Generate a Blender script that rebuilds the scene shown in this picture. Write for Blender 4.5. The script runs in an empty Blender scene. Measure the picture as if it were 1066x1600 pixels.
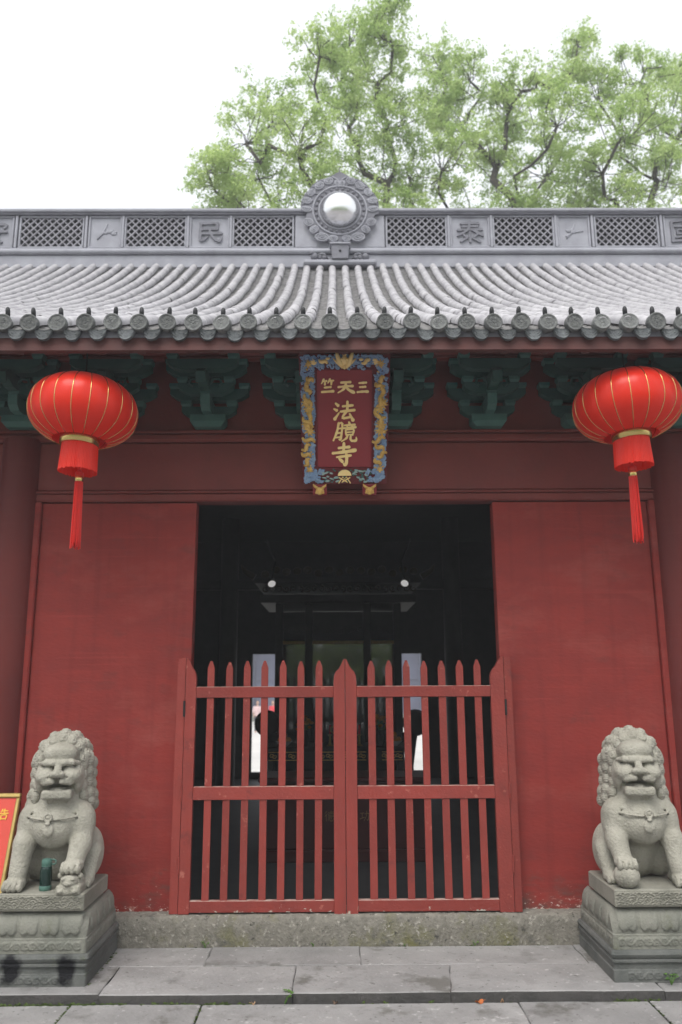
import bpy, math, random
import numpy as np
from mathutils import Vector, Matrix, Euler

# ------------------------------------------------------------------ camera, sky, sun, exposure
SC = bpy.context.scene
COL = SC.collection
R = math.radians
random.seed(7)
RNG = np.random.default_rng(7)

cam_d = bpy.data.cameras.new('camera'); cam = bpy.data.objects.new('camera', cam_d); COL.objects.link(cam)
cam_d.sensor_fit = 'VERTICAL'; cam_d.sensor_height = 36.0; cam_d.lens = 28.0
cam_d.clip_start = 0.05; cam_d.clip_end = 2000
_fw = Vector((math.sin(R(.4)) * math.cos(R(12.2)), math.cos(R(.4)) * math.cos(R(12.2)), math.sin(R(12.2))))
_q = _fw.to_track_quat('-Z', 'Y').to_matrix().to_4x4() @ Matrix.Rotation(R(-.3), 4, 'Z')
cam.matrix_world = Matrix.Translation((-.07, -5.4, 1.60)) @ _q
cam_d.dof.use_dof = True; cam_d.dof.focus_distance = 5.25; cam_d.dof.aperture_fstop = 1.8
SC.camera = cam

world = bpy.data.worlds.new('World'); SC.world = world; world.use_nodes = True
_nt = world.node_tree; _nt.nodes.clear()
_sky = _nt.nodes.new('ShaderNodeTexSky'); _sky.sky_type = 'NISHITA'; _sky.sun_disc = False
_sky.sun_elevation = R(58); _sky.sun_rotation = R(200); _sky.air_density = 1.0; _sky.dust_density = 6.0; _sky.ozone_density = 1.0
_hs = _nt.nodes.new('ShaderNodeHueSaturation'); _hs.inputs['Saturation'].default_value = .22
_mx = _nt.nodes.new('ShaderNodeMix'); _mx.data_type = 'RGBA'; _mx.inputs[0].default_value = .6
_mx.inputs[7].default_value = (8.2, 8.5, 8.9, 1)          # even cloud cover
_bg = _nt.nodes.new('ShaderNodeBackground'); _bg.inputs['Strength'].default_value = .10
_wo = _nt.nodes.new('ShaderNodeOutputWorld')
_nt.links.new(_sky.outputs[0], _hs.inputs['Color']); _nt.links.new(_hs.outputs[0], _mx.inputs[6])
_nt.links.new(_mx.outputs[2], _bg.inputs[0]); _nt.links.new(_bg.outputs[0], _wo.inputs[0])

sun_d = bpy.data.lights.new('sun', 'SUN'); sun = bpy.data.objects.new('sun', sun_d); COL.objects.link(sun)
sun_d.energy = 1.25; sun_d.angle = R(35); sun_d.color = (1, .97, .92)
sun.rotation_euler = Vector((math.sin(R(20)) * .53, .5, -.85)).to_track_quat('-Z', 'Y').to_euler()

SC.view_settings.view_transform = 'Standard'; SC.view_settings.look = 'None'
SC.view_settings.exposure = 1.0; SC.view_settings.gamma = 1.0; SC.view_settings.use_curve_mapping = False
SC.render.engine = 'CYCLES'
SC.cycles.max_bounces = 6; SC.cycles.diffuse_bounces = 3; SC.cycles.glossy_bounces = 3
SC.cycles.transparent_max_bounces = 8; SC.cycles.transmission_bounces = 6
SC.cycles.use_adaptive_sampling = True; SC.cycles.adaptive_threshold = .015; SC.cycles.use_denoising = True; SC.cycles.sample_clamp_indirect = 6.0

# ------------------------------------------------------------------ helpers
class MB:
    """collects shapes into one mesh"""
    def __init__(s): s.v = []; s.f = []
    def add(s, vs, fs):
        o = len(s.v); s.v.extend(vs); s.f.extend([tuple(i + o for i in f) for f in fs]); return s
    def box(s, x0, x1, y0, y1, z0, z1, b=0.0):
        if b <= 0:
            v = [(x, y, z) for x in (x0, x1) for y in (y0, y1) for z in (z0, z1)]
            return s.add(v, [(0, 1, 3, 2), (4, 6, 7, 5), (0, 4, 5, 1), (2, 3, 7, 6), (0, 2, 6, 4), (1, 5, 7, 3)])
        v = []; idx = {}
        for i, (x, sx) in enumerate(((x0, 1), (x1, -1))):
            for j, (y, sy) in enumerate(((y0, 1), (y1, -1))):
                for k, (z, sz) in enumerate(((z0, 1), (z1, -1))):
                    idx[i, j, k, 0] = len(v); v.append((x, y + sy * b, z + sz * b))
                    idx[i, j, k, 1] = len(v); v.append((x + sx * b, y, z + sz * b))
                    idx[i, j, k, 2] = len(v); v.append((x + sx * b, y + sy * b, z))
        f = []
        for i in (0, 1):
            q = [idx[i, 0, 0, 0], idx[i, 0, 1, 0], idx[i, 1, 1, 0], idx[i, 1, 0, 0]]; f.append(q if i == 0 else q[::-1])
            q = [idx[0, i, 0, 1], idx[1, i, 0, 1], idx[1, i, 1, 1], idx[0, i, 1, 1]]; f.append(q if i == 0 else q[::-1])
            q = [idx[0, 0, i, 2], idx[0, 1, i, 2], idx[1, 1, i, 2], idx[1, 0, i, 2]]; f.append(q if i == 0 else q[::-1])
        for a in (0, 1):
            for c in (0, 1):
                f.append([idx[a, c, 0, 0], idx[a, c, 1, 0], idx[a, c, 1, 1], idx[a, c, 0, 1]])
                f.append([idx[a, 0, c, 0], idx[a, 1, c, 0], idx[a, 1, c, 2], idx[a, 0, c, 2]])
                f.append([idx[0, a, c, 1], idx[1, a, c, 1], idx[1, a, c, 2], idx[0, a, c, 2]])
                for d in (0, 1):
                    f.append([idx[a, c, d, 0], idx[a, c, d, 1], idx[a, c, d, 2]])
        return s.add(v, f)
    def prism(s, poly, a0, a1, plane='xz'):
        """polygon extruded along the third axis"""
        n = len(poly)
        def P(p, a):
            if plane == 'xz': return (p[0], a, p[1])
            if plane == 'yz': return (a, p[0], p[1])
            return (p[0], p[1], a)
        v = [P(p, a0) for p in poly] + [P(p, a1) for p in poly]
        f = [tuple(range(n)), tuple(range(2 * n - 1, n - 1, -1))]
        f += [(i, (i + 1) % n, n + (i + 1) % n, n + i) for i in range(n)]
        return s.add(v, f)
    def tube(s, pts, rad, n=8, cap=True):
        pts = [Vector(p) for p in pts]; m = len(pts)
        if not hasattr(rad, '__len__'): rad = [rad] * m
        v = []; f = []; prev = None
        for i, p in enumerate(pts):
            t = (pts[min(i + 1, m - 1)] - pts[max(i - 1, 0)])
            t = t.normalized() if t.length > 1e-9 else Vector((0, 0, 1))
            if prev is None:
                a = Vector((1, 0, 0)) if abs(t.x) < .8 else Vector((0, 1, 0)); u = t.cross(a).normalized()
            else:
                u = prev - t * prev.dot(t); u = u.normalized() if u.length > 1e-9 else t.orthogonal().normalized()
            w = t.cross(u); prev = u
            for k in range(n):
                a = 2 * math.pi * k / n; q = p + (u * math.cos(a) + w * math.sin(a)) * rad[i]; v.append(tuple(q))
        for i in range(m - 1):
            for k in range(n):
                f.append((i * n + k, i * n + (k + 1) % n, (i + 1) * n + (k + 1) % n, (i + 1) * n + k))
        if cap: f.append(tuple(range(n - 1, -1, -1))); f.append(tuple((m - 1) * n + k for k in range(n)))
        return s.add(v, f)
    def lathe(s, prof, c=(0, 0, 0), n=24, wob=None, axis='z', cap=True):
        v = []; f = []; m = len(prof)
        for i, (r, z) in enumerate(prof):
            for k in range(n):
                a = 2 * math.pi * k / n; rr = r * (wob(a, i) if wob else 1)
                p = (rr * math.cos(a), rr * math.sin(a), z)
                if axis == 'y': p = (p[0], p[2], p[1])
                v.append((c[0] + p[0], c[1] + p[1], c[2] + p[2]))
        for i in range(m - 1):
            for k in range(n):
                f.append((i * n + k, i * n + (k + 1) % n, (i + 1) * n + (k + 1) % n, (i + 1) * n + k))
        if cap: f.append(tuple(range(n - 1, -1, -1))); f.append(tuple((m - 1) * n + k for k in range(n)))
        return s.add(v, f)
    def ball(s, c, r, n=10, m=6, rot=None):
        if not hasattr(r, '__len__'): r = (r, r, r)
        v = []; f = []
        for i in range(1, m):
            th = math.pi * i / m
            for k in range(n):
                a = 2 * math.pi * k / n
                p = Vector((r[0] * math.sin(th) * math.cos(a), r[1] * math.sin(th) * math.sin(a), r[2] * math.cos(th)))
                if rot is not None: p = rot @ p
                v.append((c[0] + p.x, c[1] + p.y, c[2] + p.z))
        tp = Vector((0, 0, r[2])); bp = -tp
        if rot is not None: tp = rot @ tp; bp = rot @ bp
        v.append((c[0] + tp.x, c[1] + tp.y, c[2] + tp.z)); v.append((c[0] + bp.x, c[1] + bp.y, c[2] + bp.z))
        for i in range(m - 2):
            for k in range(n):
                f.append((i * n + k, (i + 1) * n + k, (i + 1) * n + (k + 1) % n, i * n + (k + 1) % n))
        T = len(v) - 2
        for k in range(n):
            f.append((T, k, (k + 1) % n)); f.append((T + 1, (m - 2) * n + (k + 1) % n, (m - 2) * n + k))
        return s.add(v, f)
    def grid(s, P, closed_u=False):
        """P: array (nu,nv,3)"""
        nu, nv = P.shape[:2]; o = len(s.v); s.v.extend(map(tuple, P.reshape(-1, 3).tolist()))
        for i in range(nu - 1 + (1 if closed_u else 0)):
            for j in range(nv - 1):
                a = o + i * nv + j; b = o + ((i + 1) % nu) * nv + j; s.f.append((a, b, b + 1, a + 1))
        return s
    def mesh(s, name):
        me = bpy.data.meshes.new(name); me.from_pydata(s.v, [], s.f); me.update(); return me
    def build(s, name, mat, parent=None, smooth=False, loc=None, rot=None, fix=True, sharp=None):
        me = s.mesh(name)
        if fix:
            import bmesh
            b = bmesh.new(); b.from_mesh(me); bmesh.ops.recalc_face_normals(b, faces=b.faces[:]); b.to_mesh(me); b.free()
        return link(name, me, mat, parent, smooth, loc, rot, sharp)

def link(name, me, mat, parent=None, smooth=False, loc=None, rot=None, sharp=None):
    if mat is not None and not me.materials: me.materials.append(mat)
    if smooth:
        me.polygons.foreach_set('use_smooth', [True] * len(me.polygons))
        if sharp: me.set_sharp_from_angle(angle=R(sharp))
    o = bpy.data.objects.new(name, me); COL.objects.link(o)
    if parent is not None: o.parent = parent
    if loc is not None: o.location = loc
    if rot is not None: o.rotation_euler = rot
    return o

def npmesh(name, V, F):
    """fast mesh from numpy arrays; F (n,3) or (n,4)"""
    me = bpy.data.meshes.new(name); n, k = F.shape
    me.vertices.add(len(V)); me.vertices.foreach_set('co', np.ascontiguousarray(V, dtype=np.float32).ravel())
    me.loops.add(n * k); me.loops.foreach_set('vertex_index', np.ascontiguousarray(F, dtype=np.int32).ravel())
    me.polygons.add(n); me.polygons.foreach_set('loop_start', np.arange(0, n * k, k, dtype=np.int32))
    me.update(calc_edges=True); me.validate(); return me

def tag(o, label=None, cat=None, group=None, kind=None):
    if label: o['label'] = label
    if cat: o['category'] = cat
    if group: o['group'] = group
    if kind: o['kind'] = kind
    return o
def empty(name, loc=(0, 0, 0), rz=0, parent=None):
    o = bpy.data.objects.new(name, None); COL.objects.link(o); o.location = loc; o.rotation_euler = (0, 0, rz); o.empty_display_size = .1
    if parent is not None: o.parent = parent
    return o
def dup(o, parent=None, loc=None, rot=None):
    c = o.copy(); COL.objects.link(c); c.parent = parent
    if loc is not None: c.location = loc
    if rot is not None: c.rotation_euler = rot
    return c
def copy_tree(o, parent=None, loc=None):
    c = dup(o, parent, loc)
    for ch in list(o.children): copy_tree(ch, c)
    return c

# ------------------------------------------------------------------ materials
def lin(r, g, b):
    f = lambda c: (c / 255 / 12.92) if c <= 10 else ((c / 255 + .055) / 1.055) ** 2.4
    return (f(r), f(g), f(b), 1)
def mat(name, col, col2=None, scale=6.0, rough=.8, bump=0.0, bscale=60.0, metal=0.0, spec=.3, rnd=0.0, detail=6.0,
        spots=None, stretch=None, contrast=(.35, .65), streak=0.0):
    """colour mottled by noise between col and col2, fine relief, optional random per object;
    spots = list of (colour, scale, threshold, softness[, zmin,zmax]) patches with a shape of their own"""
    m = bpy.data.materials.new(name); m.use_nodes = True; nt = m.node_tree; N = nt.nodes; L = nt.links
    b = N['Principled BSDF']; b.inputs['Roughness'].default_value = rough; b.inputs['Metallic'].default_value = metal
    b.inputs['Specular IOR Level'].default_value = spec
    tc = N.new('ShaderNodeTexCoord'); co = tc.outputs['Object']
    if stretch:
        mp = N.new('ShaderNodeMapping'); mp.inputs['Scale'].default_value = stretch; L.new(co, mp.inputs[0]); co_s = mp.outputs[0]
    else: co_s = co
    if rnd > 0:
        oi = N.new('ShaderNodeObjectInfo'); ad = N.new('ShaderNodeVectorMath'); ad.operation = 'MULTIPLY_ADD'
        L.new(oi.outputs['Random'], ad.inputs[0]); ad.inputs[1].default_value = (37, 61, 23); L.new(co_s, ad.inputs[2]); co_s = ad.outputs[0]
    col = tuple(col) if len(col) == 4 else tuple(col) + (1,)
    col2 = col if col2 is None else (tuple(col2) if len(col2) == 4 else tuple(col2) + (1,))
    nz = N.new('ShaderNodeTexNoise'); nz.inputs['Scale'].default_value = scale; nz.inputs['Detail'].default_value = detail
    nz.inputs['Roughness'].default_value = .62; L.new(co_s, nz.inputs['Vector'])
    rp = N.new('ShaderNodeMapRange'); rp.inputs[1].default_value = contrast[0]; rp.inputs[2].default_value = contrast[1]; L.new(nz.outputs['Fac'], rp.inputs[0])
    mx = N.new('ShaderNodeMix'); mx.data_type = 'RGBA'; mx.inputs[6].default_value = col; mx.inputs[7].default_value = col2
    L.new(rp.outputs[0], mx.inputs[0]); out = mx.outputs[2]
    for sp in (spots or []):
        c, sc, th, so = sp[:4]
        n2 = N.new('ShaderNodeTexNoise'); n2.inputs['Scale'].default_value = sc; n2.inputs['Detail'].default_value = 8; n2.inputs['Roughness'].default_value = .65
        L.new(co_s, n2.inputs['Vector']); src = n2.outputs['Fac']
        if len(sp) > 4:
            sx = N.new('ShaderNodeSeparateXYZ'); L.new(co, sx.inputs[0])
            mr = N.new('ShaderNodeMapRange'); mr.inputs[1].default_value = sp[4]; mr.inputs[2].default_value = sp[5]; mr.inputs[3].default_value = .22; mr.inputs[4].default_value = -.3
            L.new(sx.outputs['Z'], mr.inputs[0]); a = N.new('ShaderNodeMath'); a.operation = 'ADD'; L.new(src, a.inputs[0]); L.new(mr.outputs[0], a.inputs[1]); src = a.outputs[0]
        r2 = N.new('ShaderNodeMapRange'); r2.inputs[1].default_value = th; r2.inputs[2].default_value = th + so; L.new(src, r2.inputs[0])
        m2 = N.new('ShaderNodeMix'); m2.data_type = 'RGBA'; L.new(out, m2.inputs[6]); m2.inputs[7].default_value = tuple(c) if len(c) == 4 else tuple(c) + (1,)
        L.new(r2.outputs[0], m2.inputs[0]); out = m2.outputs[2]
    if streak > 0:                                    # faint run marks down the wall
        mp2 = N.new('ShaderNodeMapping'); mp2.inputs['Scale'].default_value = (9, 9, .5); L.new(co, mp2.inputs[0])
        n4 = N.new('ShaderNodeTexNoise'); n4.inputs['Scale'].default_value = 1.6; n4.inputs['Detail'].default_value = 7; L.new(mp2.outputs[0], n4.inputs['Vector'])
        r4 = N.new('ShaderNodeMapRange'); r4.inputs[1].default_value = .52; r4.inputs[2].default_value = .75; r4.inputs[4].default_value = streak; L.new(n4.outputs['Fac'], r4.inputs[0])
        m4 = N.new('ShaderNodeMix'); m4.data_type = 'RGBA'; L.new(r4.outputs[0], m4.inputs[0]); L.new(out, m4.inputs[6]); m4.inputs[7].default_value = tuple(c_ * .55 for c_ in col[:3]) + (1,); out = m4.outputs[2]
        mp3 = N.new('ShaderNodeMapping'); mp3.inputs['Scale'].default_value = (.7, .7, 26); L.new(co, mp3.inputs[0])
        n5 = N.new('ShaderNodeTexNoise'); n5.inputs['Scale'].default_value = 1.3; n5.inputs['Detail'].default_value = 4; L.new(mp3.outputs[0], n5.inputs['Vector'])
        r5 = N.new('ShaderNodeMapRange'); r5.inputs[1].default_value = .60; r5.inputs[2].default_value = .72; r5.inputs[4].default_value = streak * .8; L.new(n5.outputs['Fac'], r5.inputs[0])
        m5 = N.new('ShaderNodeMix'); m5.data_type = 'RGBA'; L.new(r5.outputs[0], m5.inputs[0]); L.new(out, m5.inputs[6]); m5.inputs[7].default_value = tuple(min(1, c_ * 1.35 + .01) for c_ in col[:3]) + (1,); out = m5.outputs[2]
    if rnd > 0:
        hv = N.new('ShaderNodeHueSaturation'); L.new(out, hv.inputs['Color'])
        mr = N.new('ShaderNodeMapRange'); mr.inputs[3].default_value = 1 - rnd; mr.inputs[4].default_value = 1 + rnd
        L.new(oi.outputs['Random'], mr.inputs[0]); L.new(mr.outputs[0], hv.inputs['Value']); out = hv.outputs[0]
    L.new(out, b.inputs['Base Color'])
    if bump > 0:
        n3 = N.new('ShaderNodeTexNoise'); n3.inputs['Scale'].default_value = bscale; n3.inputs['Detail'].default_value = 6; L.new(co_s, n3.inputs['Vector'])
        bp = N.new('ShaderNodeBump'); bp.inputs['Strength'].default_value = bump; bp.inputs['Distance'].default_value = .01
        L.new(n3.outputs['Fac'], bp.inputs['Height']); L.new(bp.outputs[0], b.inputs['Normal'])
    return m

M = {}
M['red_wall'] = mat('red_wall_paint', (.245, .031, .025), (.20, .027, .023), 2.2, .62, .25, 25, spec=.22,
                    spots=[((.285, .064, .052), 1.3, .52, .22), ((.16, .032, .028), 2.4, .56, .16), ((.13, .03, .026), 9, .62, .2), ((.14, .05, .042), 3.1, .60, .12, .15, .85), ((.36, .16, .13), 16, .70, .05, .1, 1.0), ((.58, .50, .46), 26, .70, .03, .15, .60)], stretch=(1, 1, 2.2), streak=.35)
M['red_wood'] = mat('red_timber_paint', (.195, .042, .036), (.16, .037, .032), 3, .6, .15, 40, spec=.25,
                    spots=[((.22, .08, .065), 5, .68, .12)])
M['red_column'] = mat('red_column_paint', (.115, .022, .020), (.135, .026, .023), 2, .48, .1, 20, spec=.18, streak=.3)
M['gate'] = mat('gate_red_paint', (.255, .043, .034), (.21, .038, .031), 5, .58, .3, 60, spec=.25, rnd=.12,
                spots=[((.37, .12, .09), 14, .62, .08), ((.15, .03, .027), 6, .60, .12), ((.46, .42, .36), 21, .68, .03, -.02, .14)])
M['gate_worn'] = mat('gate_red_paint_peeling', (.255, .043, .034), (.21, .038, .031), 5, .58, .15, 60, spec=.25,
                spots=[((.38, .14, .11), 14, .70, .08), ((.40, .36, .29), 9, .66, .03, -.05, .22), ((.05, .045, .04), 13, .80, .03, -.05, .16)], stretch=(2.2, 1, .55))
M['green'] = mat('dark_green_paint', (.034, .085, .072), (.024, .064, .056), 5, .6, .1, 40, rnd=.12)
M['eave_brown'] = mat('dirty_red_eave_paint', (.105, .037, .033), (.075, .032, .03), 5, .7, .2, 40, spots=[((.17, .10, .09), 9, .66, .12)])
M['green_light'] = mat('worn_green_paint', (.065, .15, .13), (.045, .11, .10), 6, .6, .1, 40, rnd=.12)
M['tile'] = mat('weathered_grey_tile', (.43, .42, .435), (.31, .30, .32), 8, .85, .4, 60, rnd=.15, spots=[((.20, .195, .19), 20, .62, .1), ((.55, .54, .55), 13, .66, .1), ((.16, .155, .14), 5, .66, .08)])
M['tile_pan'] = mat('grey_pan_tile', (.36, .35, .355), (.22, .215, .215), 14, .9, .4, 80)
M['tile_disc'] = mat('moulded_grey_clay', (.20, .205, .20), (.115, .12, .122), 45, .85, .6, 110, rnd=.2)
M['drip'] = mat('damp_grey_clay', (.135, .145, .15), (.085, .092, .098), 40, .85, .6, 110, rnd=.28)
M['nail'] = mat('dark_glazed_clay', (.018, .019, .021), (.03, .03, .033), 20, .5, rnd=.2)
M['ridge'] = mat('lilac_grey_plaster', (.335, .338, .378), (.26, .262, .295), 3.5, .85, .25, 40, spots=[((.40, .39, .43), 8, .64, .15), ((.17, .165, .175), 11, .7, .12)])
M['ridge_dark'] = mat('carved_grey_brick', (.20, .20, .228), (.145, .145, .166), 6, .85, .3, 50)
M['lattice'] = mat('lattice_clay', (.30, .295, .33), (.22, .215, .24), 9, .85, .2, 60)
M['void'] = mat('dark_backing', (.015, .016, .019), None, 5, .9)
M['stone'] = mat('pale_carved_stone', (.375, .358, .305), (.275, .263, .22), 6, .9, .8, 80,
                 spots=[((.215, .208, .175), 7, .57, .16), ((.42, .40, .35), 16, .62, .12), ((.10, .098, .09), 26, .68, .06), ((.15, .155, .105), 3, .60, .12)])
M['ped'] = mat('weathered_greenish_stone', (.225, .222, .19), (.155, .158, .135), 4, .92, .5, 70,
               spots=[((.105, .11, .06), 5, .60, .16), ((.27, .265, .24), 13, .66, .12)])
M['paving'] = mat('grey_paving_stone', (.275, .268, .264), (.205, .200, .197), 3, .88, .6, 45, rnd=.07, detail=9,
                  spots=[((.17, .165, .16), 5, .54, .16), ((.37, .36, .355), 18, .60, .08), ((.12, .115, .11), 30, .61, .06), ((.13, .125, .115), 1.9, .60, .06)])
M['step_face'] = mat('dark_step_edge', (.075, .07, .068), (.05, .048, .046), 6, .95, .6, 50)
M['sill'] = mat('mossy_granite', (.215, .20, .172), (.145, .135, .115), 22, .93, .9, 60, detail=9,
                spots=[((.135, .130, .055), 3.4, .53, .18), ((.32, .30, .265), 30, .58, .06), ((.055, .052, .046), 26, .60, .07), ((.10, .095, .085), 6, .58, .1)])
M['gold'] = mat('gold_leaf', (1.0, .78, .36), (.95, .68, .27), 12, .45, .1, 60, metal=.05, spec=.5)
M['gold_dull'] = mat('dull_gold_paint', (.78, .52, .17), (.55, .33, .08), 30, .5, .2, 80, metal=.05)
M['brass'] = mat('polished_brass', (.70, .55, .22), (.6, .45, .16), 8, .22, metal=.9)
M['blue'] = mat('blue_cloud_paint', (.20, .31, .50), (.30, .40, .54), 25, .55, .2, 80)
M['paleblue'] = mat('pale_wave_paint', (.42, .52, .50), (.26, .38, .36), 25, .6)
M['plaque_red'] = mat('plaque_lacquer', (.30, .040, .048), (.26, .036, .044), 4, .5, .05, 40, spots=[((.03, .015, .018), 9, .74, .04)])
M['plaque_base'] = mat('plaque_frame_base', (.13, .018, .022), None, 4, .6)
M['lantern'] = None
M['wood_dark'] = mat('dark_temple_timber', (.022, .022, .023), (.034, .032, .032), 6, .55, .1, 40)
M['wood_red_dark'] = mat('dark_red_lacquer', (.06, .010, .011), (.045, .009, .01), 6, .4)
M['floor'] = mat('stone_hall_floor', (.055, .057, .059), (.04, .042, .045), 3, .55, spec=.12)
M['court'] = mat('pale_courtyard_paving', (.56, .54, .51), (.48, .46, .44), .5, .9)
M['bark'] = mat('dark_bark', (.075, .064, .052), (.045, .04, .034), 7, .95, .6, 30)
M['far_wall'] = mat('far_blue_grey_wall', (.095, .10, .16), (.07, .075, .12), .6, .8)
M['black'] = mat('matt_black_iron', (.012, .012, .013), (.02, .02, .021), 8, .6)
M['bottle'] = mat('dark_green_bottle', (.006, .022, .018), (.008, .028, .022), 10, .25, spec=.5)
M['bottle_lid'] = mat('mint_green_plastic', (.065, .14, .115), (.08, .165, .135), 10, .45)
M['sign_red'] = mat('red_notice_board', (.62, .070, .05), (.58, .065, .045), 3, .45)
M['sign_gold'] = mat('yellow_lettering', (.72, .42, .06), None, 3, .5)
M['brass_frame'] = mat('aged_brass_frame', (.46, .34, .12), (.34, .25, .09), 14, .38, metal=.7)
M['weed'] = mat('weed_green', (.09, .19, .03), (.06, .14, .02), 20, .6, rnd=.15)
M['moss'] = mat('moss_green', (.085, .125, .030), (.05, .075, .02), 30, .9)
M['leaf_dry'] = mat('dry_orange_leaf', (.42, .12, .03), (.30, .08, .02), 30, .7)
M['skin'] = mat('skin', (.45, .28, .21), None, 5, .6)
M['cloth_pink'] = mat('pale_pink_cloth', (.62, .45, .45), None, 5, .8)
M['cloth_red'] = mat('red_cloth', (.55, .03, .04), None, 5, .8)
M['cloth_white'] = mat('white_cloth', (.7, .7, .7), None, 5, .8)
M['cloth_dark'] = mat('dark_cloth', (.03, .03, .045), None, 5, .8)
M['flower'] = mat('orange_petals', (.40, .14, .02), (.5, .25, .03), 30, .7)
M['chrome'] = mat('mirror_steel', (.82, .82, .82), None, 5, .24, metal=1.0)

def fabric(name, col):
    m = bpy.data.materials.new(name); m.use_nodes = True; N = m.node_tree.nodes; L = m.node_tree.links
    b = N['Principled BSDF']; b.inputs['Base Color'].default_value = col; b.inputs['Roughness'].default_value = .34
    b.inputs['Specular IOR Level'].default_value = .35
    b.inputs['Sheen Weight'].default_value = .12
    nz = N.new('ShaderNodeTexNoise'); nz.inputs['Scale'].default_value = 220; bp = N.new('ShaderNodeBump'); bp.inputs['Strength'].default_value = .12
    tc = N.new('ShaderNodeTexCoord'); L.new(tc.outputs['Object'], nz.inputs['Vector']); L.new(nz.outputs['Fac'], bp.inputs['Height']); L.new(bp.outputs[0], b.inputs['Normal'])
    tr = N.new('ShaderNodeBsdfTranslucent'); tr.inputs['Color'].default_value = col
    mx = N.new('ShaderNodeMixShader'); mx.inputs[0].default_value = .35
    L.new(b.outputs[0], mx.inputs[1]); L.new(tr.outputs[0], mx.inputs[2]); L.new(mx.outputs[0], N['Material Output'].inputs[0]); return m
M['lantern'] = fabric('red_lantern_silk', (.93, .035, .014, 1))
M['tassel'] = fabric('red_tassel_thread', (.80, .03, .02, 1))

def leafmat(name, c1, c2):
    m = bpy.data.materials.new(name); m.use_nodes = True; N = m.node_tree.nodes; L = m.node_tree.links
    b = N['Principled BSDF']; b.inputs['Roughness'].default_value = .5; b.inputs['Specular IOR Level'].default_value = .25
    gm = N.new('ShaderNodeNewGeometry'); tc = N.new('ShaderNodeTexCoord'); nz = N.new('ShaderNodeTexNoise'); nz.inputs['Scale'].default_value = .9; nz.inputs['Detail'].default_value = 3
    L.new(tc.outputs['Object'], nz.inputs['Vector'])
    ad = N.new('ShaderNodeMath'); ad.operation = 'MULTIPLY_ADD'; L.new(gm.outputs['Random Per Island'], ad.inputs[0]); ad.inputs[1].default_value = .55
    sb = N.new('ShaderNodeMapRange'); sb.inputs[1].default_value = .35; sb.inputs[2].default_value = .65; sb.inputs[4].default_value = .5; L.new(nz.outputs['Fac'], sb.inputs[0]); L.new(sb.outputs[0], ad.inputs[2])
    mx = N.new('ShaderNodeMix'); mx.data_type = 'RGBA'; mx.inputs[6].default_value = c1; mx.inputs[7].default_value = c2; L.new(ad.outputs[0], mx.inputs[0])
    L.new(mx.outputs[2], b.inputs['Base Color'])
    tr = N.new('ShaderNodeBsdfTranslucent'); L.new(mx.outputs[2], tr.inputs['Color'])
    ms = N.new('ShaderNodeMixShader'); ms.inputs[0].default_value = .5
    L.new(b.outputs[0], ms.inputs[1]); L.new(tr.outputs[0], ms.inputs[2]); L.new(ms.outputs[0], N['Material Output'].inputs[0]); return m
M['leaf'] = leafmat('camphor_leaves', (.27, .41, .11, 1), (.60, .72, .30, 1))

def glassmat():
    m = bpy.data.materials.new('cabinet_glass'); m.use_nodes = True; N = m.node_tree.nodes; L = m.node_tree.links
    g = N.new('ShaderNodeBsdfGlossy'); g.inputs['Roughness'].default_value = .03; t = N.new('ShaderNodeBsdfTransparent')
    fr = N.new('ShaderNodeFresnel'); fr.inputs['IOR'].default_value = 1.55
    mx = N.new('ShaderNodeMixShader'); L.new(fr.outputs[0], mx.inputs[0]); L.new(t.outputs[0], mx.inputs[1]); L.new(g.outputs[0], mx.inputs[2])
    L.new(mx.outputs[0], N['Material Output'].inputs[0]); return m
M['glass'] = glassmat()
def emit(name, col, s):
    m = bpy.data.materials.new(name); m.use_nodes = True; b = m.node_tree.nodes['Principled BSDF']
    b.inputs['Emission Color'].default_value = col; b.inputs['Emission Strength'].default_value = s; return m
M['lamp'] = emit('spotlight_glow', (1, .97, .95, 1), .22)

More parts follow.
